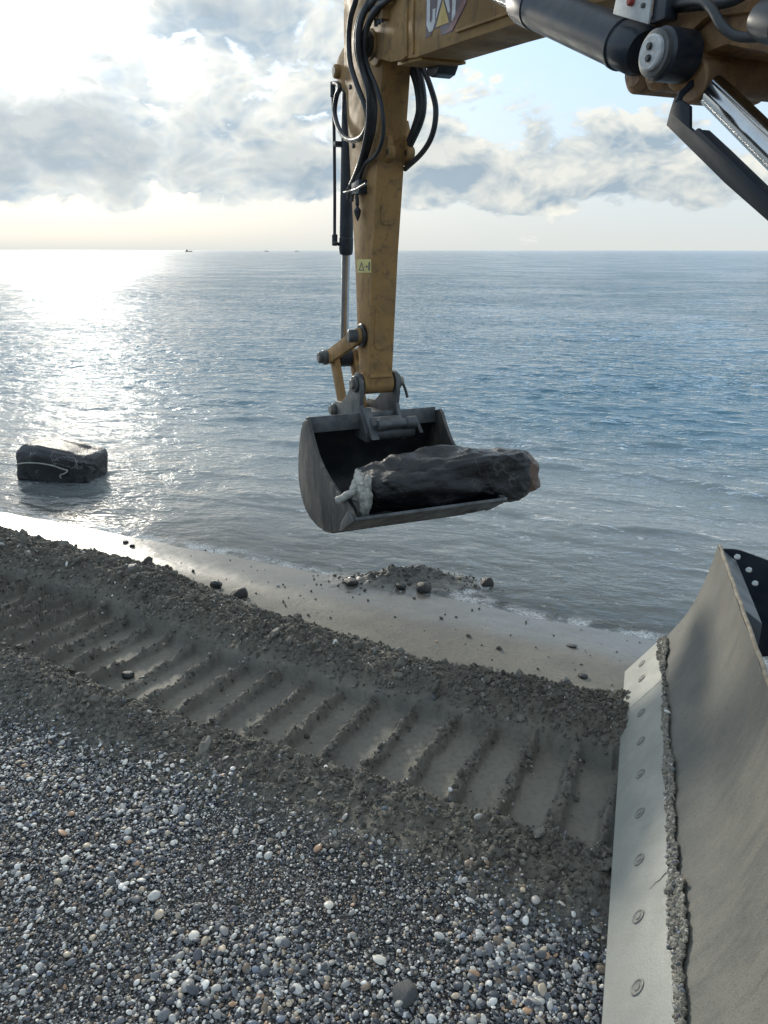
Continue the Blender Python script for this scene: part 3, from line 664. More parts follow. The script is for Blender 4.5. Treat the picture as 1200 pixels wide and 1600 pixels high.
# welded rib and lower ledge on the left side, pad under the tip
mp('weld_rib', [(-0.925, 1.945), (-0.943, 1.945), (-0.943, 2.34), (-0.925, 2.34)], -BW - 0.010, -BW + 0.004, M['boompaint'], boom, 0.003)
mp('side_ledge', [(-1.46, 1.928), (-2.30, 1.856), (-2.30, 1.868), (-1.46, 1.940)], -BW - 0.016, -BW + 0.004, M['boompaint'], boom, 0.002)
mp('under_pad', [(-0.66, 1.962), (-0.99, 1.924), (-0.99, 1.908), (-0.66, 1.944)], -0.12, BW + 0.012, M['boompaint'], boom, 0.003)
from_bm('hose_clamp', prism_bm([(-0.69, 1.945), (-0.87, 1.925), (-0.83, 1.885), (-0.76, 1.878), (-0.70, 1.90)], 0.05, 0.17, lambda f, h, r: L(r, f, h), 0.006), M['black'], boom)
# the printed emblem on the boom's left side
LB = lambda u, v: (-1.100 - u, 2.006 - 0.082 * u + v)
def logo(name, pts, lift, material, parent=boom): return decal(name, [LB(*p) for p in pts], -BW - 0.0008 - lift, material, parent, 0.0012)
logo('emblem_ground', [(-0.012, -0.022), (0.055, -0.018), (0.075, 0.006), (0.16, 0.004), (0.175, -0.035), (0.30, -0.035), (0.44, 0.06), (0.50, 0.27), (-0.012, 0.27)], 0.0, M['decal_dark'])
logo('emblem_ground', [(0.24, -0.030), (0.30, -0.030), (0.435, 0.062), (0.495, 0.265), (0.45, 0.265), (0.40, 0.08)], 0.0016, M['decal_red'])
logo('letter_c', [(0.035, 0.0), (0.075, 0.0), (0.105, 0.035), (0.105, 0.095), (0.072, 0.095), (0.072, 0.055), (0.058, 0.040), (0.048, 0.040), (0.040, 0.052), (0.040, 0.195), (0.050, 0.210), (0.066, 0.210), (0.074, 0.197),
                  (0.074, 0.160), (0.105, 0.160), (0.105, 0.212), (0.08, 0.245), (0.03, 0.245), (0.0, 0.212), (0.0, 0.035)], 0.0016, M['white'])
logo('letter_a', [(0.112, 0.052), (0.120, 0.052), (0.190, 0.140), (0.252, 0.052), (0.272, 0.052), (0.226, 0.245), (0.166, 0.245)], 0.0016, M['white'])
logo('triangle', [(0.115, 0.010), (0.262, 0.010), (0.190, 0.118)], 0.0016, M['decal_yellow'])
logo('letter_t', [(0.292, 0.012), (0.330, 0.012), (0.336, 0.205), (0.372, 0.205), (0.376, 0.245), (0.240, 0.245), (0.248, 0.205), (0.296, 0.205)], 0.0016, M['white'])
# heavy knuckle of the boom by the cab
kn = [(-2.80, 1.80), (-2.84, 1.58), (-2.90, 1.49), (-2.97, 1.445), (-3.05, 1.415), (-3.13, 1.43), (-3.20, 1.475), (-3.30, 1.480), (-3.45, 1.43), (-3.75, 1.20), (-4.20, 0.72), (-4.55, 0.30), (-4.80, 0.24), (-4.92, 0.42), (-4.70, 0.85), (-4.2, 1.40), (-3.7, 1.82), (-3.3, 2.05), (-2.95, 2.18)]
knuckle = mp('boom_knuckle', kn, -0.235, 0.235, M['casting'], exc, 0.02)
for f, h, rr in ((-2.965, 1.475, 0.062), (-3.055, 1.462, 0.055), (-3.16, 1.455, 0.065)):
    from_bm('cast_lobe', cyl_bm(L(-0.275, f, h), L(0.275, f, h), rr, 24, 0.02), M['casting'], knuckle)
mp('side_web', [(-2.86, 1.64), (-2.95, 1.52), (-3.10, 1.50), (-3.24, 1.56), (-3.42, 1.53), (-3.62, 1.40), (-3.62, 1.62), (-3.35, 1.80), (-3.0, 1.86)], -0.262, -0.230, M['casting'], knuckle, 0.012)
# cylinder on the left of the boom, its base pin with the pale two-bolt cap
def rod_cyl(name, p0, p1, r_bar, L_bar, r_rod, parent=exc, mat_b='black'):
    p0, p1 = Vector(p0), Vector(p1); d = (p1 - p0).normalized(); Lt = (p1 - p0).length
    g = 0.0
    o = from_bm(name, lathe_bm(p0, p1, [(0, r_bar * 0.80), (0.02, r_bar * 0.98), (0.10, r_bar * 0.98), (0.103, r_bar * 1.06), (0.118, r_bar * 1.06), (0.121, r_bar), (L_bar - 0.125, r_bar), (L_bar - 0.122, r_bar * 1.05), (L_bar - 0.03, r_bar * 1.05),
                (L_bar - 0.02, r_bar * 1.0), (L_bar, r_bar * 0.96), (L_bar + 0.004, r_bar * 0.7), (L_bar + 0.006, r_rod * 1.1)], 32), M[mat_b], parent)
    from_bm('rod', cyl_bm(p0 + d * (L_bar - 0.02), p1, r_rod, 24, 0.003), M['chrome'], o)
    return o
RC = -0.30
pA, pB = S(1005, 82, RC), S(640, -75, RC)
c1 = rod_cyl('boom_cylinder', pA, pB, 0.072, 0.80, 0.042)
dcap = S(1013, 82, RC - 0.10); base = L(RC + 0.11, dcap.y, dcap.z - MO.z)
o = from_bm('base_eye', cyl_bm(L(RC - 0.065, dcap.y, dcap.z - MO.z), L(RC + 0.045, dcap.y, dcap.z - MO.z), 0.070, 32, 0.008), M['black'], c1)
cp = from_bm('pin_cap', lathe_bm(L(RC - 0.064, dcap.y, dcap.z - MO.z), L(RC - 0.20, dcap.y, dcap.z - MO.z), [(0, 0.052), (0.01, 0.052), (0.012, 0.047), (0.030, 0.047), (0.034, 0.042)], 32), M['cap'], exc)
from_bm('cap_rim', lathe_bm(L(RC - 0.060, dcap.y, dcap.z - MO.z), L(RC - 0.20, dcap.y, dcap.z - MO.z), [(0, 0.062), (0.022, 0.062), (0.024, 0.056)], 32), M['steel'], cp)
for dz in (0.015, -0.015):
    from_bm('bolt', lathe_bm(L(RC - 0.098, dcap.y - 0.003, dcap.z - MO.z + dz), L(RC - 0.2, dcap.y - 0.003, dcap.z - MO.z + dz), [(0, 0.010), (0.007, 0.010), (0.009, 0.008)], 6), M['grease'], cp)
# bracket with a bare plate and a red fitting above the cylinder
q = [S(x, y, -0.36) for x, y in ((966, -14), (1019, -6), (1013, 38), (958, 22))]
b = prism_bm([(p.y, p.z - MO.z) for p in q], -0.362, -0.354, lambda f, h, r: L(r, f, h), 0.002); o = from_bm('bracket_plate', b, M['plate'], exc)
p = S(984, 2, -0.372); from_bm('red_fitting', cyl_bm(L(-0.378, p.y, p.z - MO.z), L(-0.35, p.y, p.z - MO.z), 0.012, 16), M['red'], o)
p = S(1002, 8, -0.372); from_bm('bolt', cyl_bm(L(-0.372, p.y, p.z - MO.z), L(-0.35, p.y, p.z - MO.z), 0.007, 12), M['steel'], o)
p = S(1017, 14, -0.372); from_bm('valve_block', prism_bm([(p.y - .035, p.z - MO.z - .03), (p.y + .02, p.z - MO.z - .03), (p.y + .02, p.z - MO.z + .05), (p.y - .035, p.z - MO.z + .05)], -0.350, -0.30, lambda f, h, r: L(r, f, h), 0.005), M['black'], o)
# lift cylinder below the knuckle with its sheet-metal guard
pl = S(1100, 128, -0.20); pd = (S(1200, 226, -0.20) - pl).normalized()
lift = from_bm('lift_rod', cyl_bm(pl, pl + pd * 0.75, 0.042, 28, 0.003), M['chrome'], exc)
from_bm('rod_eye', cyl_bm(L(-0.25, pl.y, pl.z - MO.z), L(-0.13, pl.y, pl.z - MO.z), 0.062, 24, 0.006), M['casting'], lift)
from_bm('barrel', lathe_bm(pl + pd * 0.72, pl + pd * 2, [(0, 0.06), (0.01, 0.075), (0.9, 0.075), (0.92, 0.06)], 28), M['black'], lift)
pl2 = pl + Vector((0.36, 0, 0)); lift2 = from_bm('lift_rod', cyl_bm(pl2, pl2 + pd * 0.75, 0.042, 28, 0.003), M['chrome'], exc)
from_bm('barrel', lathe_bm(pl2 + pd * 0.72, pl2 + pd * 2, [(0, 0.06), (0.01, 0.075), (0.9, 0.075), (0.92, 0.06)], 28), M['black'], lift2)
RG = -0.335
gpoly = SP([(1053, 153), (1066, 158), (1077, 166), (1077, 199), (1084, 205), (1090, 200), (1123, 231), (1200, 306), (1290, 392), (1290, 432), (1200, 346), (1133, 287), (1041, 196), (1046, 175)], RG)
guard = mp('cylinder_guard', gpoly, RG, RG + 0.012, M['bluesteel'], exc, 0.002)
gl2 = SP([(1090, 202), (1123, 233), (1200, 308), (1290, 394), (1290, 404), (1200, 318), (1123, 243), (1090, 212)], RG)
mp('guard_flange', gl2, RG + 0.010, RG + 0.045, M['bluesteel'], guard, 0.002)
from_bm('guard_stay', tube_bm([S(1060, 160, RG + 0.006), S(1064, 148, RG + 0.03), S(1078, 134, -0.26), S(1092, 112, -0.2)], 0.010, 10), M['bluesteel'], guard)
# hoses by the knuckle
from_bm('hose', tube_bm([S(x, y, r) for x, y, r in ((1035, 22, -0.29), (1062, 6, -0.32), (1095, 2, -0.34), (1112, 14, -0.35), (1128, 40, -0.35), (1150, 56, -0.34), (1182, 58, -0.33), (1215, 52, -0.33))], 0.0125, 12, 10), M['rubber'], exc)
from_bm('hose', tube_bm([S(x, y, r) for x, y, r in ((1020, 30, -0.27), (1050, 14, -0.29), (1090, 8, -0.30), (1140, 2, -0.30), (1180, -20, -0.30))], 0.015, 12, 10), M['rubber'], exc)
p = S(1196, 60, -0.33); from_bm('lamp_housing', lathe_bm(p + Vector((0, 0.03, 0.05)), p + Vector((-0.02, -0.2, -0.03)), [(0, 0.03), (0.01, 0.042), (0.05, 0.05), (0.10, 0.05), (0.104, 0.044)], 24), M['black'], exc)

# bucket cylinder in front of the stick, with its feed pipe
bt, bb = L(0, 0.50, 2.13), L(0, 0.735, 0.105)
bc = rod_cyl('bucket_cylinder', bt, bb, 0.053, 1.23, 0.033)
for sg in (-1, 1):
    mp('cylinder_lug', [(0.24, 2.28), (0.30, 1.95), (0.42, 2.02), (0.53, 2.09), (0.55, 2.15), (0.50, 2.20), (0.40, 2.24)], sg * 0.066, sg * 0.092, M['yellow'], stick, 0.004)
o = from_bm('cylinder_pin', cyl_bm(L(-0.125, 0.475, 2.125), L(0.125, 0.475, 2.125), 0.045, 24, 0.005), M['yellow'], exc)
from_bm('pin_end', cyl_bm(L(-0.131, 0.475, 2.125), L(-0.12, 0.475, 2.125), 0.034, 20, 0.003), M['pinend'], o)
RP = -0.085
pt, pb_ = S(520, 148, RP), S(523, 378, RP)
o = from_bm('feed_pipe', tube_bm([S(520, 150, RP), S(522, 200, RP), S(523, 300, RP), S(523, 372, RP), S(525, 379, RP), S(532, 383, RP + 0.05)], 0.0125, 10, 6), M['black'], bc)
from_bm('elbow', cyl_bm(S(520, 152, RP), S(520, 128, RP), 0.020, 12), M['black'], o)
from_bm('elbow', cyl_bm(S(523, 366, RP), S(523, 384, RP), 0.022, 12), M['black'], o)
from_bm('pipe_clip', prism_bm([(S(522, 222, RP).y, S(522, 222, RP).z - MO.z), (S(522, 230, RP).y, S(522, 230, RP).z - MO.z), (0.56, S(522, 230, RP).z - MO.z), (0.56, S(522, 222, RP).z - MO.z)], -0.095, -0.03, lambda f, h, r: L(r, f, h), 0.002), M['black'], o)
# hoses down the left of the fork and the loop to the cylinder
H1 = [(559, -30, -.20), (556, 0, -.21), (548, 28, -.22), (545, 63, -.22), (548, 101, -.215), (559, 136, -.20), (571, 168, -.18), (574, 194, -.17), (565, 214, -.165), (547, 219, -.155), (532, 206, -.14), (523, 178, -.11), (526, 150, -.10), (531, 138, -.10), (527, 131, -.09), (520, 131, RP)]
H2 = [(604, -20, -.17), (584, 3, -.20), (566, 22, -.235), (558, 54, -.25), (560, 85, -.245), (572, 127, -.20), (581, 165, -.17), (580, 203, -.15), (569, 241, -.14), (556, 275, -.135), (553, 288, -.13)]
H3 = [(625, -15, -.165), (602, 3, -.20), (583, 17, -.225), (573, 47, -.235), (570, 79, -.23), (576, 108, -.20), (589, 139, -.165), (598, 177, -.14), (598, 215, -.125), (588, 241, -.125), (570, 257, -.13), (560, 285, -.13)]
H4 = [(595, -20, -.16), (575, 6, -.22), (563, 36, -.26), (560, 70, -.265), (566, 105, -.235), (576, 140, -.20), (577, 185, -.18), (571, 225, -.16), (561, 262, -.145), (549, 290, -.135)]
H5 = [(616, -8, -.16), (595, 8, -.205), (579, 30, -.225), (568, 62, -.225), (566, 95, -.215), (577, 130, -.175), (585, 160, -.15), (583, 200, -.14), (575, 232, -.13), (563, 270, -.13), (556, 290, -.13)]
for pts, rr, rib in ((H1, 0.0175, 0), (H2, 0.0215, 0.06), (H3, 0.013, 0), (H4, 0.021, 0), (H5, 0.0185, 0)):
    from_bm('hose', tube_bm([S(*p) for p in pts], rr, 12, 14 if rib else 8, rib), M['rubber'], exc)
# hoses hanging behind the fork on the right
for pts, rr, rib in (([(640, 92), (643, 106), (652, 136), (655, 171), (648, 199), (639, 222)], 0.022, 0.0), ([(648, 94), (653, 108), (660, 140), (661, 170), (655, 195), (641, 226)], 0.0215, 0.07), ([(656, 96), (662, 109), (673, 137), (681, 171), (676, 209), (660, 238), (633, 264)], 0.017, 0.0)):
    from_bm('hose', tube_bm([S(x, y, 0.11) for x, y in pts], rr, 12, 16 if rib else 8, rib), M['rubber'], exc)
# pipe clamp under the boom tip and manifold on the stick's left side
p = S(566, 293, -0.10)
mani = from_bm('hose_manifold', prism_bm([(p.y - 0.08, p.z - MO.z - 0.045), (p.y + 0.07, p.z - MO.z - 0.04), (p.y + 0.07, p.z - MO.z + 0.03), (p.y - 0.08, p.z - MO.z + 0.045)], -0.155, -SW + 0.002, lambda f, h, r: L(r, f, h), 0.006), M['black'], exc)
b = tube_bm([S(572, 287, -0.15), S(556, 296, -0.15), S(538, 301, -0.15)], 0.010, 8, 4); from_bm('clamp_bar', b, M['steel'], mani)
for x0, y0, y1 in ((543, 284, 314), (549, 286, 320), (556, 282, 318)):
    from_bm('hose_fitting', lathe_bm(S(x0 + 4, y0, -0.14), S(x0, y1, -0.14), [(0, 0.012), (0.04, 0.013), (0.045, 0.019), (0.075, 0.019), (0.08, 0.013), (0.12, 0.013), (0.125, 0.008)], 8), M['steel'], mani)
from_bm('drain_plug', lathe_bm(S(558, 308, -0.14), S(559, 345, -0.14), [(0, 0.012), (0.05, 0.014), (0.06, 0.008), (0.085, 0.026), (0.11, 0.022), (0.155, 0.003)], 8), M['rubber'], mani)
for x0, y0 in ((548, 136), (553, 228)):
    p = S(x0, y0, -SW - 0.006); from_bm('grease_nipple', cyl_bm(L(-SW - 0.02, p.y, p.z - MO.z), L(-SW, p.y, p.z - MO.z), 0.016, 12), M['steel'], stick)
# junction of steel pipes at the top of the fork
o = from_bm('pipe_clamp', prism_bm([(-0.50, 2.20), (-0.62, 2.18), (-0.62, 2.27), (-0.50, 2.29)], -0.20, -0.15, lambda f, h, r: L(r, f, h), 0.006), M['boompaint'], boom)
for k in range(3): from_bm('steel_pipe', tube_bm([L(-0.19 - 0.0 * k, -0.50 - 0.045 * k, 2.17), L(-0.19, -0.50 - 0.045 * k, 2.25), L(-0.19, -0.52 - 0.05 * k, 2.35), L(-0.19, -0.7 - 0.05 * k, 2.42)], 0.012, 8, 5), M['black'], boom)

# linkage between stick, cylinder and bucket
PJ, PS, PC = (0.735, 0.105), (0.005, 0.350), (0.52, -0.292)
def bar(name, A, B, wa, wb, r0, r1, material, bevel=0.006):
    A, B = Vector(A), Vector(B); d = (B - A).normalized(); n = Vector((-d.y, d.x)); poly = []
    for k in range(9):
        t = math.pi * (0.5 + k / 8); poly.append(A + (d * math.cos(t) + n * math.sin(t)) * wa)
    for k in range(9):
        t = math.pi * (-0.5 + k / 8); poly.append(B + (d * math.cos(t) + n * math.sin(t)) * wb)
    return mp(name, [(p.x, p.y) for p in poly], r0, r1, material, exc, bevel)
for sg in (-1, 1):
    o = bar('side_link', PJ, PS, 0.055, 0.055, sg * 0.112, sg * 0.150, M['yellow']) if sg < 0 else bar('side_link', PJ, PS, 0.05, 0.05, 0.097, 0.112, M['yellow'], 0.003)
    if sg < 0: from_bm('boss', cyl_bm(L(sg * 0.098, *PS), L(sg * 0.125, *PS), 0.085, 28, 0.008), M['grease'], o)
    from_bm('boss', cyl_bm(L(sg * 0.145, *PJ), L(sg * 0.185, *PJ), 0.060, 24, 0.005), M['steel'], o)
    bar('power_link', PJ, PC, 0.062, 0.055, sg * 0.060, sg * 0.108, M['yellow'])
o = from_bm('link_pin', cyl_bm(L(-0.215, *PS), L(0.118, *PS), 0.046, 24, 0.005), M['steel'], exc); from_bm('pin_end', cyl_bm(L(-0.219, *PS), L(-0.21, *PS), 0.033, 20, 0.002), M['pinend'], o)
o = from_bm('link_pin', cyl_bm(L(-0.222, *PJ), L(0.222, *PJ), 0.048, 24, 0.005), M['steel'], exc); from_bm('pin_end', cyl_bm(L(-0.226, *PJ), L(-0.217, *PJ), 0.036, 20, 0.002), M['pinend'], o)
from_bm('rod_eye', cyl_bm(L(-0.055, *PJ), L(0.055, *PJ), 0.085, 24, 0.008), M['black'], bc)
# quick coupler: two grey ears, a body and its lock
ear = [(0.060, 0.050), (0.02, 0.085), (-0.04, 0.078), (-0.085, 0.03), (-0.09, -0.06), (-0.07, -0.15), (-0.13, -0.25), (-0.20, -0.33), (-0.20, -0.40), (0.40, -0.42), (0.56, -0.40), (0.60, -0.33), (0.575, -0.25), (0.50, -0.215), (0.36, -0.20), (0.20, -0.10), (0.10, 0.0)]
coupler = mp('quick_coupler', [(-0.26, -0.26), (-0.20, -0.22), (-0.05, -0.24), (0.42, -0.27), (0.42, -0.40), (-0.22, -0.385)], -0.125, 0.125, M['steel'], exc, 0.01)
for sg in (-1, 1):
    e = mp('coupler_ear', ear, sg * 0.127, sg * 0.160, M['steel'], coupler, 0.007)
    from_bm('ear_boss', cyl_bm(L(sg * 0.158, 0, 0), L(sg * 0.185, 0, 0), 0.062, 24, 0.006), M['steel'], e)
    from_bm('ear_boss', cyl_bm(L(sg * 0.158, *PC), L(sg * 0.185, *PC), 0.052, 24, 0.006), M['steel'], e)
o = from_bm('coupler_pin', cyl_bm(L(-0.205, 0, 0), L(0.215, 0, 0), 0.036, 20, 0.004), M['pinend'], coupler)
from_bm('pin_handle', tube_bm([L(0.205, -0.01, 0.0), L(0.225, -0.03, -0.06), L(0.235, -0.05, -0.12)], 0.011, 8, 4), M['grease'], o)
from_bm('coupler_pin', cyl_bm(L(-0.205, *PC), L(0.205, *PC), 0.036, 20, 0.004), M['pinend'], coupler)
from_bm('lock_cylinder', lathe_bm(L(-0.09, -0.26, -0.262), L(0.26, -0.26, -0.262), [(0, 0.035), (0.01, 0.046), (0.05, 0.046), (0.055, 0.034), (0.22, 0.034), (0.225, 0.046), (0.30, 0.046), (0.31, 0.03)], 20), M['steel'], coupler)
from_bm('cross_tube', cyl_bm(L(-0.125, -0.20, -0.335), L(0.215, -0.20, -0.335), 0.052, 20, 0.006), M['steel'], coupler)
from_bm('lock_lever', prism_bm([(-0.24, -0.26), (-0.20, -0.24), (-0.30, -0.34), (-0.33, -0.33)], 0.215, 0.245, lambda f, h, r: L(r, f, h), 0.004), M['grease'], coupler)
from_bm('coupler_web', prism_bm([(-0.12, -0.16), (-0.05, -0.17), (-0.22, -0.36), (-0.30, -0.36)], -0.15, -0.09, lambda f, h, r: L(r, f, h), 0.006), M['steel'], coupler)

# bucket: curved shell between two side plates
BR, BQ = 0.56, 0.475                            # left and right half width
outer = [(-0.01, -0.245), (0.06, -0.33), (0.115, -0.43), (0.16, -0.55), (0.18, -0.67), (0.165, -0.78), (0.11, -0.87), (0.01, -0.935), (-0.13, -0.965), (-0.30, -0.965), (-0.50, -0.935), (-0.66, -0.885), (-0.85, -0.80), (-1.09, -0.655)]
def offs(poly, d):
    out = []
    for i, p in enumerate(poly):
        a = Vector(poly[max(i - 1, 0)]); b_ = Vector(poly[min(i + 1, len(poly) - 1)]); t = (b_ - a).normalized(); n = Vector((-t.y, t.x)); out.append((p[0] - n.x * d, p[1] - n.y * d))
    return out
inner = offs(outer, 0.022)
if inner[6][0] > outer[6][0]: inner = offs(outer, -0.022)
b = bmesh.new(); nst = 12; rows = []
for prof in (outer, inner):
    rr = []
    for k in range(nst + 1):
        r = -BR + 0.004 + (BR + BQ - 0.008) * k / nst
        rr.append([b.verts.new(L(r, f, h)) for f, h in prof])
    rows.append(rr)
for w in range(2):
    for k in range(nst):
        for i in range(len(outer) - 1):
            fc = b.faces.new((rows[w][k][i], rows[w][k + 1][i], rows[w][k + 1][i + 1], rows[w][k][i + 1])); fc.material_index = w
for k in range(nst):
    for i in (0, len(outer) - 1): b.faces.new((rows[0][k][i], rows[0][k + 1][i], rows[1][k + 1][i], rows[1][k][i]))
for k in (0, nst):
    for i in range(len(outer) - 1): b.faces.new((rows[0][k][i], rows[0][k][i + 1], rows[1][k][i + 1], rows[1][k][i]))
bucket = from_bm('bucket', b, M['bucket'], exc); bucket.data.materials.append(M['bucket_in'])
bucket['label'] = 'wide muddy steel bucket with open mouth'
side = outer + [(-1.09, -0.635), (-1.02, -0.60), (-0.90, -0.575), (-0.74, -0.555), (-0.58, -0.52), (-0.44, -0.475), (-0.32, -0.41), (-0.22, -0.315), (-0.155, -0.235), (-0.12, -0.212)]
for sg in (-1, 1):
    bq = BR if sg < 0 else BQ
    sp = mp('side_plate', side, sg * (bq - 0.004), sg * (bq + 0.022), M['bucket'], bucket, 0.004)
    mp('side_cutter', [(-1.11, -0.65), (-1.02, -0.60), (-0.87, -0.745), (-0.84, -0.81), (-0.91, -0.775)], sg * (bq + 0.021), sg * (bq + 0.036), M['steel'], sp, 0.004)
mp('top_bar', [(-0.055, -0.205), (0.015, -0.225), (0.012, -0.255), (-0.020, -0.335), (-0.065, -0.325)], -BR + 0.004, BQ - 0.004, M['steel'], bucket, 0.006)
mp('cutting_lip', [(-1.125, -0.618), (-1.135, -0.635), (-0.93, -0.765), (-0.915, -0.745)], -BR - 0.02, BQ + 0.02, M['steel'], bucket, 0.003)
mp('wear_strip', [(-0.34, -0.966), (-0.36, -0.985), (-0.60, -0.915), (-0.585, -0.895)], -BR, BQ, M['bucket'], bucket, 0.003)

# ------------------------------------------------------------------ boulders
def boulder(name, center, axes, size, seed, material, squareness=3.2, amp=0.10, nu=96, nv=56, taper=None, cut=(0.80, 1.25), ncut=12):
    """irregular block: superellipsoid with faceted, ridged relief"""
    rng = np.random.default_rng(seed); u = np.linspace(0, 2 * np.pi, nu, endpoint=False); v = np.linspace(-np.pi / 2, np.pi / 2, nv)
    U, Vv = np.meshgrid(u, v); e = 2 / squareness
    pw = lambda c: np.sign(c) * np.abs(c) ** e
    # long axis is the pole axis
    y = pw(np.cos(Vv)) * pw(np.cos(U)); z = pw(np.cos(Vv)) * pw(np.sin(U)); x = pw(np.sin(Vv))
    D = np.stack([x, y, z], -1)
    planes = rng.normal(size=(ncut, 3)); planes /= np.linalg.norm(planes, axis=1)[:, None]; off = rng.uniform(*cut, ncut)
    nrm = np.linalg.norm(D, axis=-1)
    for n_, o_ in zip(planes, off):
        t = D @ n_; D = np.where((t > o_)[..., None], D - (t - o_)[..., None] * n_ * 0.85, D)
    P = D * np.array(size) / 2
    def n3(p, f): return NZ.fbm(p[..., 0] + 0.7 * p[..., 2], p[..., 1] - 0.6 * p[..., 2] + 5 + seed, f, 5, 0.55) + NZ2.fbm(p[..., 2] + 0.5 * p[..., 1], p[..., 0] * 0.5 + seed, f, 4, 0.55)
    dis = amp * n3(P, 2.6) * 0.55 - amp * 0.5 * np.abs(n3(P + 3, 5.0)) 
    nn = D / np.maximum(np.linalg.norm(D, axis=-1), 1e-6)[..., None]
    P = P + nn * dis[..., None]
    if taper is not None: P = taper(P)
    n_v = nu * nv; idx = np.arange(n_v).reshape(nv, nu); fs = []
    a = idx[:-1]; bb_ = idx[1:]
    f = np.stack([a, np.roll(a, -1, 1), np.roll(bb_, -1, 1), bb_], -1).reshape(-1, 4)
    me = bpy.data.meshes.new(name); me.from_pydata(P.reshape(-1, 3).tolist(), [], f.tolist()); me.update()
    o = link(name, me, material, None, True); o.matrix_world = Matrix.Translation(center) @ axes.to_4x4()
    return o
def world_of(r, f, h): return MO + ma * r + mf * f + Vector((0, 0, h))
# the long rock in the bucket: local x along its length
cA, cB = world_of(-0.50, -0.83, -0.555), world_of(0.95, -0.88, -0.545)
axx = (cB - cA).normalized(); axz = Vector((0, 0, 1)); axy = axz.cross(axx).normalized(); axz = axx.cross(axy)
rotm = Matrix((axx, axy, axz)).transposed()
def tap(P):
    x = P[..., 0]; P = P.copy()
    k = 1.0 - 0.10 * sm(0.2, 0.75, x) - 0.06 * sm(-0.35, -0.72, x)
    P[..., 2] = P[..., 2] * k + 0.035 * np.sin(x * 2.6 + 0.9) - 0.05 * np.exp(-((x - 0.16) / 0.17) ** 2) * (P[..., 2] > 0) * (P[..., 1] > -0.1) + 0.04 * sm(0.25, 0.65, x)
    P[..., 1] = P[..., 1] * (0.92 + 0.12 * np.sin(x * 3))
    return P
M['rock_long'] = build_rock_mat('wet_black_rock', (-0.56, -0.74), (0.38, 0.60), 0.3)
M['rock'] = build_rock_mat('wet_black_rock_block', None, None, 1.0)
rock1 = boulder('boulder', (cA + cB) / 2, rotm, (1.50, 0.60, 0.47), 4, M['rock_long'], 3.4, 0.10, 150, 110, tap, (0.74, 1.15), 26)
tag(rock1, 'long wet black boulder with pale frayed end lying across the excavator bucket', 'boulder')
M['pale'] = worn('pale_crust', (0.44, 0.425, 0.375), (0.30, 0.285, 0.245), 22, (0.45, 0.75), dirt=(0.09, 0.083, 0.07), dirt_amt=0.75, bump=0.004, bscale=60)
def inrock(x, y, z): return Vector((x, y, z))
b = lathe_bm((-0.64, -0.02, 0.05), (-0.86, -0.09, -0.02), [(0, 0.032), (0.06, 0.030), (0.11, 0.026), (0.15, 0.024), (0.19, 0.027), (0.215, 0.028), (0.235, 0.022), (0.245, 0.008)], 16)
for v in b.verts: v.co += Vector([0.010 * math.sin(v.co.x * 61 + k * 2 + v.co.z * 83) * 0.5 for k in range(3)])
from_bm('pale_stub', b, M['pale'], rock1, True, None)
o = boulder('pale_crust', Vector((-0.672, -0.115, 0.0)), Matrix.Rotation(R(9), 3, 'Y'), (0.06, 0.17, 0.30), 31, M['pale'], 2.6, 0.07, 64, 56, None, (0.7, 1.1), 18)
o.parent = rock1
# the block standing in the shallows on the left
ctr = Vector((-3.96, 8.80, -0.26 + 0.185)); yaw = R(-8)
rock2 = boulder('boulder', ctr, (Matrix.Rotation(yaw, 3, 'Z') @ Matrix.Rotation(R(4), 3, 'Y')), (0.98, 0.62, 0.50), 9, M['rock'], 8.0, 0.065, 110, 80, cut=(1.12, 1.5), taper=
                lambda P: np.stack([P[..., 0], P[..., 1], P[..., 2] - 0.05 * sm(0.0, 0.55, P[..., 0]) * (P[..., 2] > 0) + 0.05 * np.exp(-((P[..., 0] + .05) / .12) ** 2) * (P[..., 2] > 0.1)], -1))
tag(rock2, 'wet black boulder block standing alone in the shallow water at the left', 'boulder')
from_bm('pale_vein', tube_bm([(-0.42, -0.30, 0.02), (-0.30, -0.312, 0.055), (-0.12, -0.31, 0.07), (0.05, -0.31, 0.06), (0.17, -0.315, 0.035), (0.24, -0.315, 0.02), (0.20, -0.315, -0.02), (0.14, -0.315, -0.05), (0.15, -0.315, -0.085)], 0.009, 8, 6), M['pale'], rock2)

# ------------------------------------------------------------------ the dozer blade
F0 = Vector((1.467, 3.932, -0.03)); bv = Vector((0.327, 0.939, -0.104)).normalized()
b2 = Vector((0.945, -0.328, 0)).normalized(); b3 = b2.cross(bv).normalized()
if b3.z < 0: b3 = -b3
blade = bpy.data.objects.new('dozer_blade', None); COL.objects.link(blade)
blade.matrix_world = Matrix.Translation(F0) @ Matrix((b2, -bv, b3)).transposed().to_4x4()    # x behind the blade, y towards the near end, z up
tag(blade, 'mud-dusted steel dozer blade with pale bolted cutting edge at the lower right', 'blade')
BL = 3.35                                       # blade length
YJ = 0.57                                       # joint between the two cutting edges
d_edge = Vector((0.181, 0.2506)).normalized(); n_edge = Vector((-d_edge.y, d_edge.x))       # along the edge upward; outward (front)
EL = 0.31
def ep(t, o): p = d_edge * t + n_edge * o; return (p.x, p.y)
edge_poly = [ep(0.012, -0.030), ep(0.0, -0.022), ep(0.0, -0.004), ep(0.006, 0.0), ep(EL - 0.004, 0.0), ep(EL, -0.005), ep(EL, -0.030)]
def bpz(name, poly, y0, y1, material, parent=blade, bevel=0.0): return from_bm(name, prism_bm(poly, y0, y1, lambda x, z, y: Vector((x, y, z)), bevel), material, parent)
ce1 = bpz('cutting_edge', edge_poly, 0.0, YJ - 0.003, M['edge'], blade, 0.002)
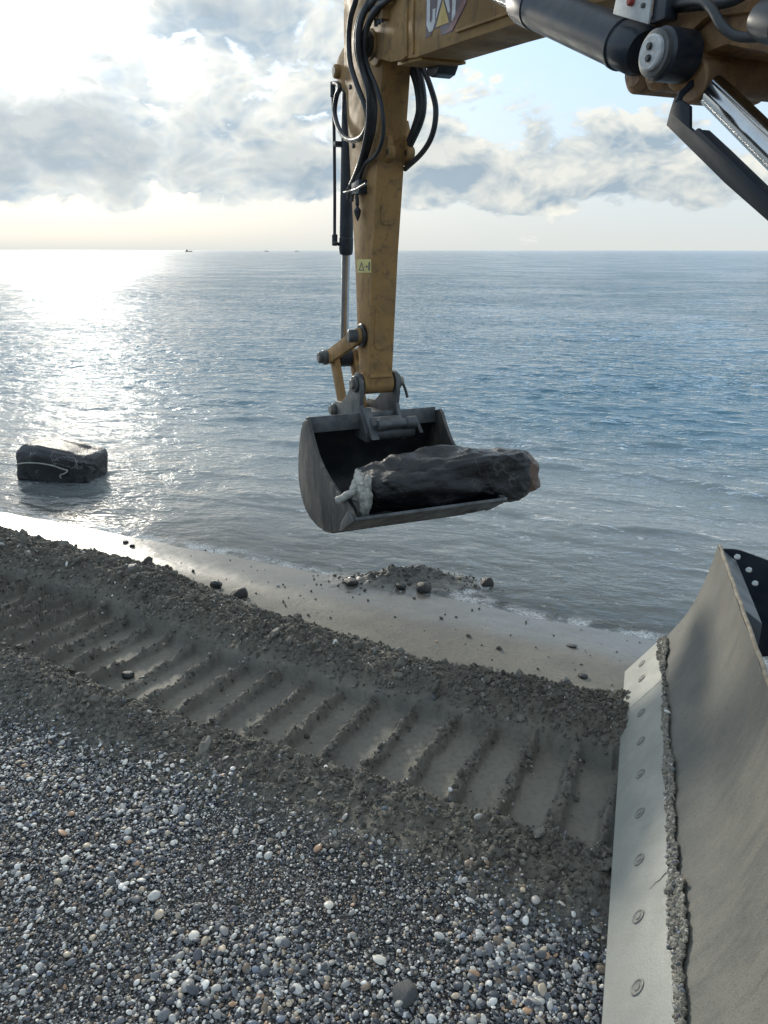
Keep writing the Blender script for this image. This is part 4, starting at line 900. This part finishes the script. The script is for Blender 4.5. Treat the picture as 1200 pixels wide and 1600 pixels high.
ce2 = bpz('cutting_edge', edge_poly, YJ + 0.003, BL, M['edge'], blade, 0.002)
# recessed plough bolts: shallow dished rings in the edge
def bolt_at(y, t, parent):
    c = d_edge * t; C = Vector((c.x, y, c.y)); ax = Vector((n_edge.x, 0, n_edge.y))
    o = from_bm('bolt', lathe_bm(C + ax * 0.0005, C + ax * 0.2, [(0, 0.027), (0.0030, 0.027), (0.0042, 0.0245), (0.0042, 0.022), (0.0012, 0.018), (0.0012, 0.013), (0.0040, 0.012), (0.0040, 0.006)], 28), M['bolt'], parent)
    return o
for y in (0.12, 0.33): bolt_at(y, 0.155, ce1)
for k in range(10): bolt_at(0.74 + 0.29 * k, 0.155, ce2)
# crack running in from the upper edge
cr_ = [(2.085, EL - 0.001), (2.078, EL - 0.03), (2.090, EL - 0.055), (2.088, EL - 0.075), (2.098, EL - 0.105)]
b = bmesh.new()
for i in range(len(cr_) - 1):
    w0, w1 = 0.005 * (1 - i / 5), 0.005 * (1 - (i + 1) / 5); vv = []
    for (yy, tt), w in ((cr_[i], w0), (cr_[i + 1], w1)):
        for sgn in (-1, 1): c = d_edge * tt + n_edge * 0.0009; vv.append(b.verts.new(Vector((c.x, yy + sgn * w, c.y))))
    b.faces.new((vv[0], vv[1], vv[3], vv[2]))
from_bm('crack', b, M['grease'], ce2, False, None)
# moldboard: concave curved plate
mb = [(0.196, 0.2406), (0.223, 0.2905), (0.268, 0.365), (0.310, 0.446), (0.350, 0.555), (0.384, 0.673), (0.404, 0.765), (0.418, 0.857)]
sp_ = spline([(p[0], p[1], 0) for p in mb], 4); front = [(p.x, p.y) for p in sp_]; rear = [(x + 0.016, z - 0.004) for x, z in front]
b = bmesh.new(); ny_ = 60; R0, R1 = [], []
for k in range(ny_ + 1):
    y = BL * k / ny_; w = [0.0022 * math.sin(y * 5.1 + z * 7) + 0.0016 * math.sin(y * 11 - z * 9) for _, z in front]
    R0.append([b.verts.new((x + w[i] * min(1, i / 3), y, z)) for i, (x, z) in enumerate(front)]); R1.append([b.verts.new((x, y, z)) for x, z in rear])
nf = len(front)
for k in range(ny_):
    for i in range(nf - 1):
        b.faces.new((R0[k][i], R0[k + 1][i], R0[k + 1][i + 1], R0[k][i + 1])); b.faces.new((R1[k][i], R1[k][i + 1], R1[k + 1][i + 1], R1[k + 1][i]))
    for i in (0, nf - 1): b.faces.new((R0[k][i], R1[k][i], R1[k + 1][i], R0[k + 1][i]))
for k in (0, ny_):
    for i in range(nf - 1): b.faces.new((R0[k][i], R0[k][i + 1], R1[k][i + 1], R1[k][i]))
mold = from_bm('moldboard', b, M['blade'], blade)
# worn rim along the top
rim = bmesh.new(); tube_bm([(0.428 + 0.0015 * math.sin(k * 1.7), BL * k / 40, 0.859 + 0.0015 * math.sin(k * 2.3)) for k in range(41)], 0.0085, 8, 3, 0, rim)
from_bm('top_rim', rim, worn('worn_rim', (0.30, 0.25, 0.17), (0.20, 0.165, 0.12), 20, (0.5, 0.7), bump=0.002), mold)
# grey stiffening channel behind the top and the dark end bracket with three holes
bpz('stiffener', [(0.438, 0.846), (0.520, 0.790), (0.520, 0.60), (0.442, 0.60)], 0.02, 1.02, M['greyback'], blade, 0.004)
bpz('stiffener', [(0.430, 0.60), (0.56, 0.52), (0.56, 0.30), (0.30, 0.30)], 0.02, BL - 0.02, M['greyback'], blade, 0.004)
def holed_plate(name, poly, holes, y0, y1, material, parent):
    cu = bpy.data.curves.new(name, 'CURVE'); cu.dimensions = '2D'; cu.fill_mode = 'BOTH'; cu.extrude = (y1 - y0) / 2; cu.bevel_depth = 0.0
    def add(pts):
        s = cu.splines.new('POLY'); s.points.add(len(pts) - 1); s.use_cyclic_u = True
        for q, p in zip(s.points, pts): q.co = (p[0], p[1], 0, 1)
    add(poly)
    for cx, cz, r in holes: add([(cx + r * math.cos(2 * math.pi * k / 24), cz + r * math.sin(2 * math.pi * k / 24)) for k in range(24)])
    co = bpy.data.objects.new(name, cu); me_ = bpy.data.meshes.new_from_object(co); bpy.data.objects.remove(co)
    for v in me_.vertices: x, z, e = v.co; v.co = (x, (y0 + y1) / 2 + e, z)
    me_.materials.clear()
    return link(name, me_, material, parent, False)
holed_plate('end_bracket', [(0.436, 0.848), (0.50, 0.853), (0.535, 0.850), (0.72, 0.80), (0.95, 0.68), (1.0, 0.50), (0.90, 0.30), (0.60, 0.20), (0.33, 0.28), (0.41, 0.58)],
            [(0.522, 0.812, 0.017), (0.590, 0.745, 0.017), (0.632, 0.672, 0.017), (0.75, 0.60, 0.02)], 0.004, 0.020, M['bluesteel'], blade)
for y in (1.0, 2.3): bpz('push_arm', [(0.45, 0.26), (0.45, 0.50), (1.7, 0.62), (1.7, 0.46)], y, y + 0.12, M['bluesteel'], blade, 0.01)

# ------------------------------------------------------------------ pebbles, grit and clods
SRC = bpy.data.collections.new('sources')        # not in the scene: only read by the scatter nodes
def blob_mesh(name, seed, sub, rough, flat, material):
    b = bmesh.new(); bmesh.ops.create_icosphere(b, subdivisions=sub, radius=1.0); rng = np.random.default_rng(seed)
    pl = rng.normal(size=(5, 3)); pl /= np.linalg.norm(pl, axis=1)[:, None]; ph = rng.uniform(0, 6, 6)
    for v in b.verts:
        p = np.array(v.co); k = 1 + rough * (0.5 * math.sin(2.3 * p[0] + ph[0]) + 0.5 * math.sin(2.9 * p[1] + ph[1]) + 0.4 * math.sin(3.1 * p[2] + ph[2]) + 0.35 * math.sin(6 * p[0] + 5 * p[1] + ph[3]) + 0.35 * math.sin(7 * p[2] - 6 * p[1] + ph[4]))
        if rough > 0.15: k += rng.normal(0, 0.13)
        p = p * k
        for n_ in pl:
            t = p @ n_
            if t > 0.82: p = p - n_ * (t - 0.82) * 0.7
        v.co = Vector(p) ; v.co.z *= flat
    me_ = bpy.data.meshes.new(name); b.to_mesh(me_); b.free()
    me_.polygons.foreach_set('use_smooth', [rough < 0.15] * len(me_.polygons)); me_.materials.append(material); return me_
PEB = [blob_mesh('pebble_%s' % 'abcdef'[k], 20 + k, 2, 0.07, 0.62 + 0.06 * k, M['pebble']) for k in range(6)]
CLO = [blob_mesh('clod_%s' % 'abcdef'[k], 50 + k, 2, 0.24, 0.8, M['clod']) for k in range(6)]
def source(nm, meshes):
    c = bpy.data.collections.new(nm)
    for k, me_ in enumerate(meshes): c.objects.link(bpy.data.objects.new('%s_%d' % (nm, k), me_))
    return c
C_PEB, C_CLO = source('pebble_kinds', PEB), source('clod_kinds', CLO)
C_DRY = source('dry_kinds', [blob_mesh('dry_%d' % k, 70 + k, 2, 0.24, 0.8, M['drysand']) for k in range(5)] + [PEB[2]])

def scatter(name, pts, scl, rot, vid, coll, label):
    me_ = bpy.data.meshes.new(name); me_.vertices.add(len(pts)); me_.vertices.foreach_set('co', np.asarray(pts, np.float32).ravel())
    for nm, typ, key, arr in (('scl', 'FLOAT_VECTOR', 'vector', scl), ('rot', 'FLOAT_VECTOR', 'vector', rot), ('vid', 'INT', 'value', vid)):
        a = me_.attributes.new(nm, typ, 'POINT'); a.data.foreach_set(key, np.asarray(arr, np.int32 if typ == 'INT' else np.float32).ravel())
    me_.update()
    o = bpy.data.objects.new(name, me_); COL.objects.link(o); o.parent = beach
    ng = bpy.data.node_groups.new(name + '_scatter', 'GeometryNodeTree')
    ng.interface.new_socket('Geometry', in_out='INPUT', socket_type='NodeSocketGeometry'); ng.interface.new_socket('Geometry', in_out='OUTPUT', socket_type='NodeSocketGeometry')
    N = ng.nodes; gi, go = N.new('NodeGroupInput'), N.new('NodeGroupOutput'); ip = N.new('GeometryNodeInstanceOnPoints'); ci = N.new('GeometryNodeCollectionInfo')
    ci.inputs['Collection'].default_value = coll; ci.inputs['Separate Children'].default_value = True; ci.inputs['Reset Children'].default_value = True
    def na(nm, dt): n = N.new('GeometryNodeInputNamedAttribute'); n.data_type = dt; n.inputs['Name'].default_value = nm; return n.outputs['Attribute']
    er = N.new('FunctionNodeEulerToRotation'); l = ng.links
    l.new(na('rot', 'FLOAT_VECTOR'), er.inputs[0]); l.new(gi.outputs[0], ip.inputs['Points']); l.new(ci.outputs[0], ip.inputs['Instance']); ip.inputs['Pick Instance'].default_value = True
    l.new(na('vid', 'INT'), ip.inputs['Instance Index']); l.new(er.outputs[0], ip.inputs['Rotation']); l.new(na('scl', 'FLOAT_VECTOR'), ip.inputs['Scale']); l.new(ip.outputs[0], go.inputs[0])
    o.modifiers.new('scatter', 'NODES').node_group = ng
    return tag(o, label, kind='stuff')

def place(n, x0, x1, y0, y1, weight):
    x = RNG.uniform(x0, x1, n); y = RNG.uniform(y0, y1, n); z, ch, hp = ground(x, y); w = weight(x, y, ch, hp)
    k = RNG.random(n) < w; return x[k], y[k], z[k]
def shapes(n, r, flat=0.7):
    a = RNG.uniform(0.75, 1.35, n); c = RNG.uniform(flat * 0.6, flat * 1.15, n)
    return np.stack([r * a, r / np.sqrt(a), r * c], 1)

# shingle in front
def wpeb(x, y, ch, hp):
    s, q, left, c, hw, edge = beach_parts(x, y)
    return sm(-0.62, -0.86, q + 0.12 * NZ.fbm(x, y, 2.0, 4)) 
x, y, z = place(108000, -2.6, 1.9, 0.9, 3.6, wpeb)
n = len(x); r = 0.0047 * np.exp(RNG.normal(0, 0.48, n)); r = np.clip(r, 0.0026, 0.018)
r = r * (0.72 + 0.75 * np.clip(NZ.fbm(x, y, 1.7, 3) + 0.25, 0, 1))
order = np.argsort(-r)
scl = shapes(n, r); rot = np.stack([RNG.normal(0, 0.35, n), RNG.normal(0, 0.35, n), RNG.uniform(0, 6.28, n)], 1); vid = RNG.integers(0, 6, n)
zz = z + scl[:, 2] * RNG.uniform(0.15, 0.9, n) + RNG.random(n) * 0.006
scatter('shingle', np.stack([x, y, zz], 1), scl, rot, vid, C_PEB, 'mixed grey, white and brown pebbles of the shingle')
# the larger pebbles, each one a piece of the beach
xb, yb, zb = place(620, -1.75, 1.0, 1.55, 3.1, lambda x, y, ch, hp: wpeb(x, y, ch, hp) * 0.95)
big = 0
for X_, Y_, Z_ in zip(xb, yb, zb):
    if big >= 290: break
    if abs(X_) > 0.60 * Y_ + 0.12: continue
    rr = float(np.clip(0.0112 * math.exp(RNG.normal(0, 0.36)), 0.008, 0.028)); me_ = PEB[int(RNG.integers(0, 6))]
    o = bpy.data.objects.new('pebble', me_); COL.objects.link(o); o.parent = beach
    a = RNG.uniform(0.85, 1.4); o.scale = (rr * a, rr / math.sqrt(a), rr * RNG.uniform(0.5, 0.8)); o.rotation_euler = (RNG.normal(0, .25), RNG.normal(0, .25), RNG.uniform(0, 6.28))
    o.location = (X_, Y_, Z_ + rr * 0.40 + 0.004); big += 1
# crumbs of wet sand over the churned ground, and stones among them
def wcrumb(x, y, ch, hp):
    s, q, left, c, hw, edge = beach_parts(x, y)
    near_ = sm(-1.05, -0.62, q) * sm(c - hw + 0.06, c - hw - 0.02, q)
    return np.clip((ch ** 1.3 + hp * 0.7) * (0.45 + 0.55 * sm(-0.2, 0.35, NZ2.fbm(x, y, 2.6, 4))) + 0.5 * near_ + 0.006, 0, 1)
x, y, z = place(150000, -4.4, 2.3, 1.9, 6.9, lambda x, y, ch, hp: wcrumb(x, y, ch, hp))
n = len(x); r = np.clip(0.0060 * np.exp(RNG.normal(0, 0.52, n)), 0.0026, 0.019); scl = shapes(n, r, 0.85)
scatter('sand_crumbs', np.stack([x, y, z + scl[:, 2] * 0.35], 1), scl, RNG.uniform(0, 6.28, (n, 3)), RNG.integers(0, 6, n), C_CLO, 'crumbs and lumps of damp grey sand thrown up beside the track')
x, y, z = place(16000, -4.4, 2.3, 1.6, 6.9, lambda x, y, ch, hp: np.clip(0.75 * ch + hp * 0.8 + 0.02 * sm(-.3, .0, sq(x, y)[1]) * sm(1.2, .9, sq(x, y)[1]) + 0.007 * sm(2.2, 1.9, sq(x, y)[1]), 0, 1) * 0.6)
n = len(x); r = np.clip(0.0065 * np.exp(RNG.normal(0, 0.42, n)), 0.003, 0.02); scl = shapes(n, r)
scatter('scattered_grit', np.stack([x, y, z + scl[:, 2] * 0.4], 1), scl, RNG.uniform(0, 6.28, (n, 3)), RNG.integers(0, 6, n), C_PEB, 'small pebbles scattered over the churned sand')
# single clods one can pick out on the berms
xb, yb, zb = place(2600, -4.2, 1.9, 2.2, 6.6, lambda x, y, ch, hp: np.clip(ch - 0.3, 0, 1) * 0.35)
k_ = 0
for X_, Y_, Z_ in zip(xb, yb, zb):
    if k_ >= 230: break
    if abs(X_) > 0.60 * Y_ + 0.1: continue
    rr = float(np.clip(0.020 * math.exp(RNG.normal(0, 0.40)), 0.014, 0.055)) * (0.75 + 0.09 * Y_)
    o = bpy.data.objects.new('sand_clod', CLO[int(RNG.integers(0, 6))]); COL.objects.link(o); o.parent = beach
    o.scale = (rr * RNG.uniform(0.8, 1.3), rr * RNG.uniform(0.8, 1.2), rr * RNG.uniform(0.6, 0.95)); o.rotation_euler = tuple(RNG.uniform(0, 6.28, 3)); o.location = (X_, Y_, Z_ + rr * 0.30); k_ += 1

# single stones lying on the drained sand, told apart by where they lie
M['stone_dark'] = worn('dark_stone', (0.018, 0.020, 0.022), (0.04, 0.04, 0.04), 12, (0.25, 0.5), bump=0.002)
M['stone_grey'] = worn('grey_stone', (0.12, 0.125, 0.125), (0.085, 0.085, 0.082), 30, (0.35, 0.6), bump=0.002)
M['stone_brown'] = worn('brown_stone', (0.05, 0.042, 0.034), (0.033, 0.03, 0.027), 12, (0.35, 0.6), bump=0.003)
def ray_ground(px, py):
    u = -(py - 800) / FPX; d = Vector(((px - 600) / FPX, math.cos(PITCH) + u * math.sin(PITCH), -math.sin(PITCH) + u * math.cos(PITCH))); zg = -0.15
    for _ in range(12): t = (zg - CAMZ) / d.z; zg = 0.5 * zg + 0.5 * gz(d.x * t, d.y * t)
    t = (zg - CAMZ) / d.z; return Vector((d.x * t, d.y * t, zg))
STONES = [(911, 1058, 0.030, 'stone_dark', 0.62, 'smooth black stone on the drained sand close to the blade'),
          (883, 1066, 0.030, 'stone_grey', 0.8, 'grey stone beside the smooth black stone near the blade'),
          (893, 1010, 0.034, 'stone_dark', 0.35, 'flat dark stone half sunk in smooth sand above the two stones'),
          (761, 915, 0.058, 'stone_brown', 1.0, 'pointed dark brown stone standing in the swash right of the gravel heap'),
          (662, 922, 0.066, 'stone_brown', 0.75, 'largest dark lump on top of the gravel heap below the bucket'),
          (627, 918, 0.042, 'stone_dark', 0.7, 'black stone on the pale left crest of the gravel heap'),
          (548, 912, 0.060, 'stone_brown', 0.6, 'brown stone at the left end of the gravel heap'),
          (338, 918, 0.045, 'stone_dark', 1.1, 'small upright dark stone behind the berm left of the brown lump'),
          (374, 932, 0.070, 'stone_brown', 0.8, 'brown rounded lump on the far edge of the berm'),
          (208, 892, 0.060, 'stone_grey', 0.6, 'low grey stone on the crest of the berm at the left'),
          (201, 1058, 0.036, 'stone_dark', 0.9, 'single dark round clod lying between two bars of the track'),
          (196, 848, 0.028, 'stone_dark', 0.7, 'small dark stone on shining wet sand at the far left'),
          (207, 854, 0.024, 'stone_dark', 0.8, 'smaller dark stone right beside the one on shining wet sand'),
          (633, 1556, 0.045, 'stone_grey', 0.62, 'large smooth grey oval pebble at the bottom of the shingle')]
STM = [blob_mesh('stone_%d' % k, 90 + k, 3, 0.145, 0.9, None) for k in range(5)]
for me_ in STM: me_.materials.clear()
for k, (px_, py_, rr, mm, fl, lab) in enumerate(STONES):
    p = ray_ground(px_, py_); me_ = STM[k % 5].copy(); me_.materials.append(M[mm])
    o = bpy.data.objects.new('stone', me_); COL.objects.link(o); o.location = p + Vector((0, 0, rr * fl * 0.35))
    o.scale = (rr * 1.15, rr * 0.9, rr * fl); o.rotation_euler = (0.1, 0.1, k * 1.3); tag(o, lab, 'stone')

# gravel and sand caked in the angle between cutting edge and moldboard
pts, ss_ = [], []
for i in range(9000):
    y = RNG.uniform(0.02, BL - 0.02); dens = 0.35 + 0.65 * max(0, math.sin(y * 2.9 + 0.6)) ; wdt = 0.012 + 0.062 * dens * (0.55 + 0.45 * math.sin(y * 9.0 + math.sin(y * 23))) * (1.3 if 1.1 < y < 2.2 else 0.7)
    if 0.42 < y < 0.86 and RNG.random() < 0.93: continue
    if RNG.random() > 0.25 + 0.75 * dens: continue
    t = RNG.uniform(-0.25, 1.0) ; base = Vector((0.183, 0.249))
    up = Vector((0.46, 0.89)); pos = base + up * (t * wdt) + Vector((-0.89, 0.46)) * (RNG.random() ** 1.5 * wdt * 0.38 * (1 - max(t, 0)) )
    w = Vector((pos.x, y, pos.y)); pts.append(blade.matrix_world @ w); ss_.append(float(np.clip(0.0052 * math.exp(RNG.normal(0, 0.45)), 0.0025, 0.012)))
n = len(pts); scl = shapes(n, np.array(ss_), 0.9)
cake = scatter('caked_gravel', np.array([tuple(p) for p in pts]), scl, RNG.uniform(0, 6.28, (n, 3)), RNG.integers(0, 6, n), C_DRY, 'gravel and sand caked along the blade above the cutting edge')
mw = blade.matrix_world.inverted(); cake.data.transform(mw); cake.parent = mold

# ------------------------------------------------------------------ boats on the horizon
def boat(dist, azpx, length, label, cabin=True):
    az = math.atan2((azpx - 600) / FPX, math.cos(PITCH) + (409 / FPX) * math.sin(PITCH))
    o = bpy.data.objects.new('fishing_boat', None); COL.objects.link(o); o.location = (math.sin(az) * dist, math.cos(az) * dist, ZW); o.rotation_euler = (0, 0, R(12))
    l = length / 2; b = bmesh.new(); secs = [(-1, .30, .85), (-.6, .42, .75), (0, .45, .7), (.6, .35, .85), (.95, .06, 1.2)]; rows = []
    for t, w, h in secs: rows.append([b.verts.new((t * l, sg * w * length * 0.28 * k, hh)) for sg, k, hh in ((-1, 1, h * length * 0.12), (-1, .7, -0.3), (1, .7, -0.3), (1, 1, h * length * 0.12))])
    for A, B in zip(rows, rows[1:]):
        for k in range(4): b.faces.new((A[k], A[(k + 1) % 4], B[(k + 1) % 4], B[k]))
    b.faces.new(rows[0]); b.faces.new(rows[-1][::-1]); from_bm('hull', b, M['boat'], o)
    if cabin:
        from_bm('wheelhouse', prism_bm([(-0.75 * l, 0.08 * length), (-0.25 * l, 0.08 * length), (-0.3 * l, 0.27 * length), (-0.72 * l, 0.27 * length)], -0.07 * length, 0.07 * length, lambda x, z, y: Vector((x, y, z))), M['boat'], o)
        from_bm('mast', cyl_bm((0.15 * l, 0, 0.06 * length), (0.15 * l, 0, 0.24 * length), 0.018 * length, 8), M['boat'], o)
    tag(o, label, 'boat', 'boats on the horizon')
boat(1500, 295, 13, 'largest dark fishing boat on the horizon, leftmost of three')
boat(1700, 417, 8.5, 'small dark boat on the horizon, middle of three')
boat(1700, 464, 7.5, 'tiny dark boat on the horizon nearest the excavator')
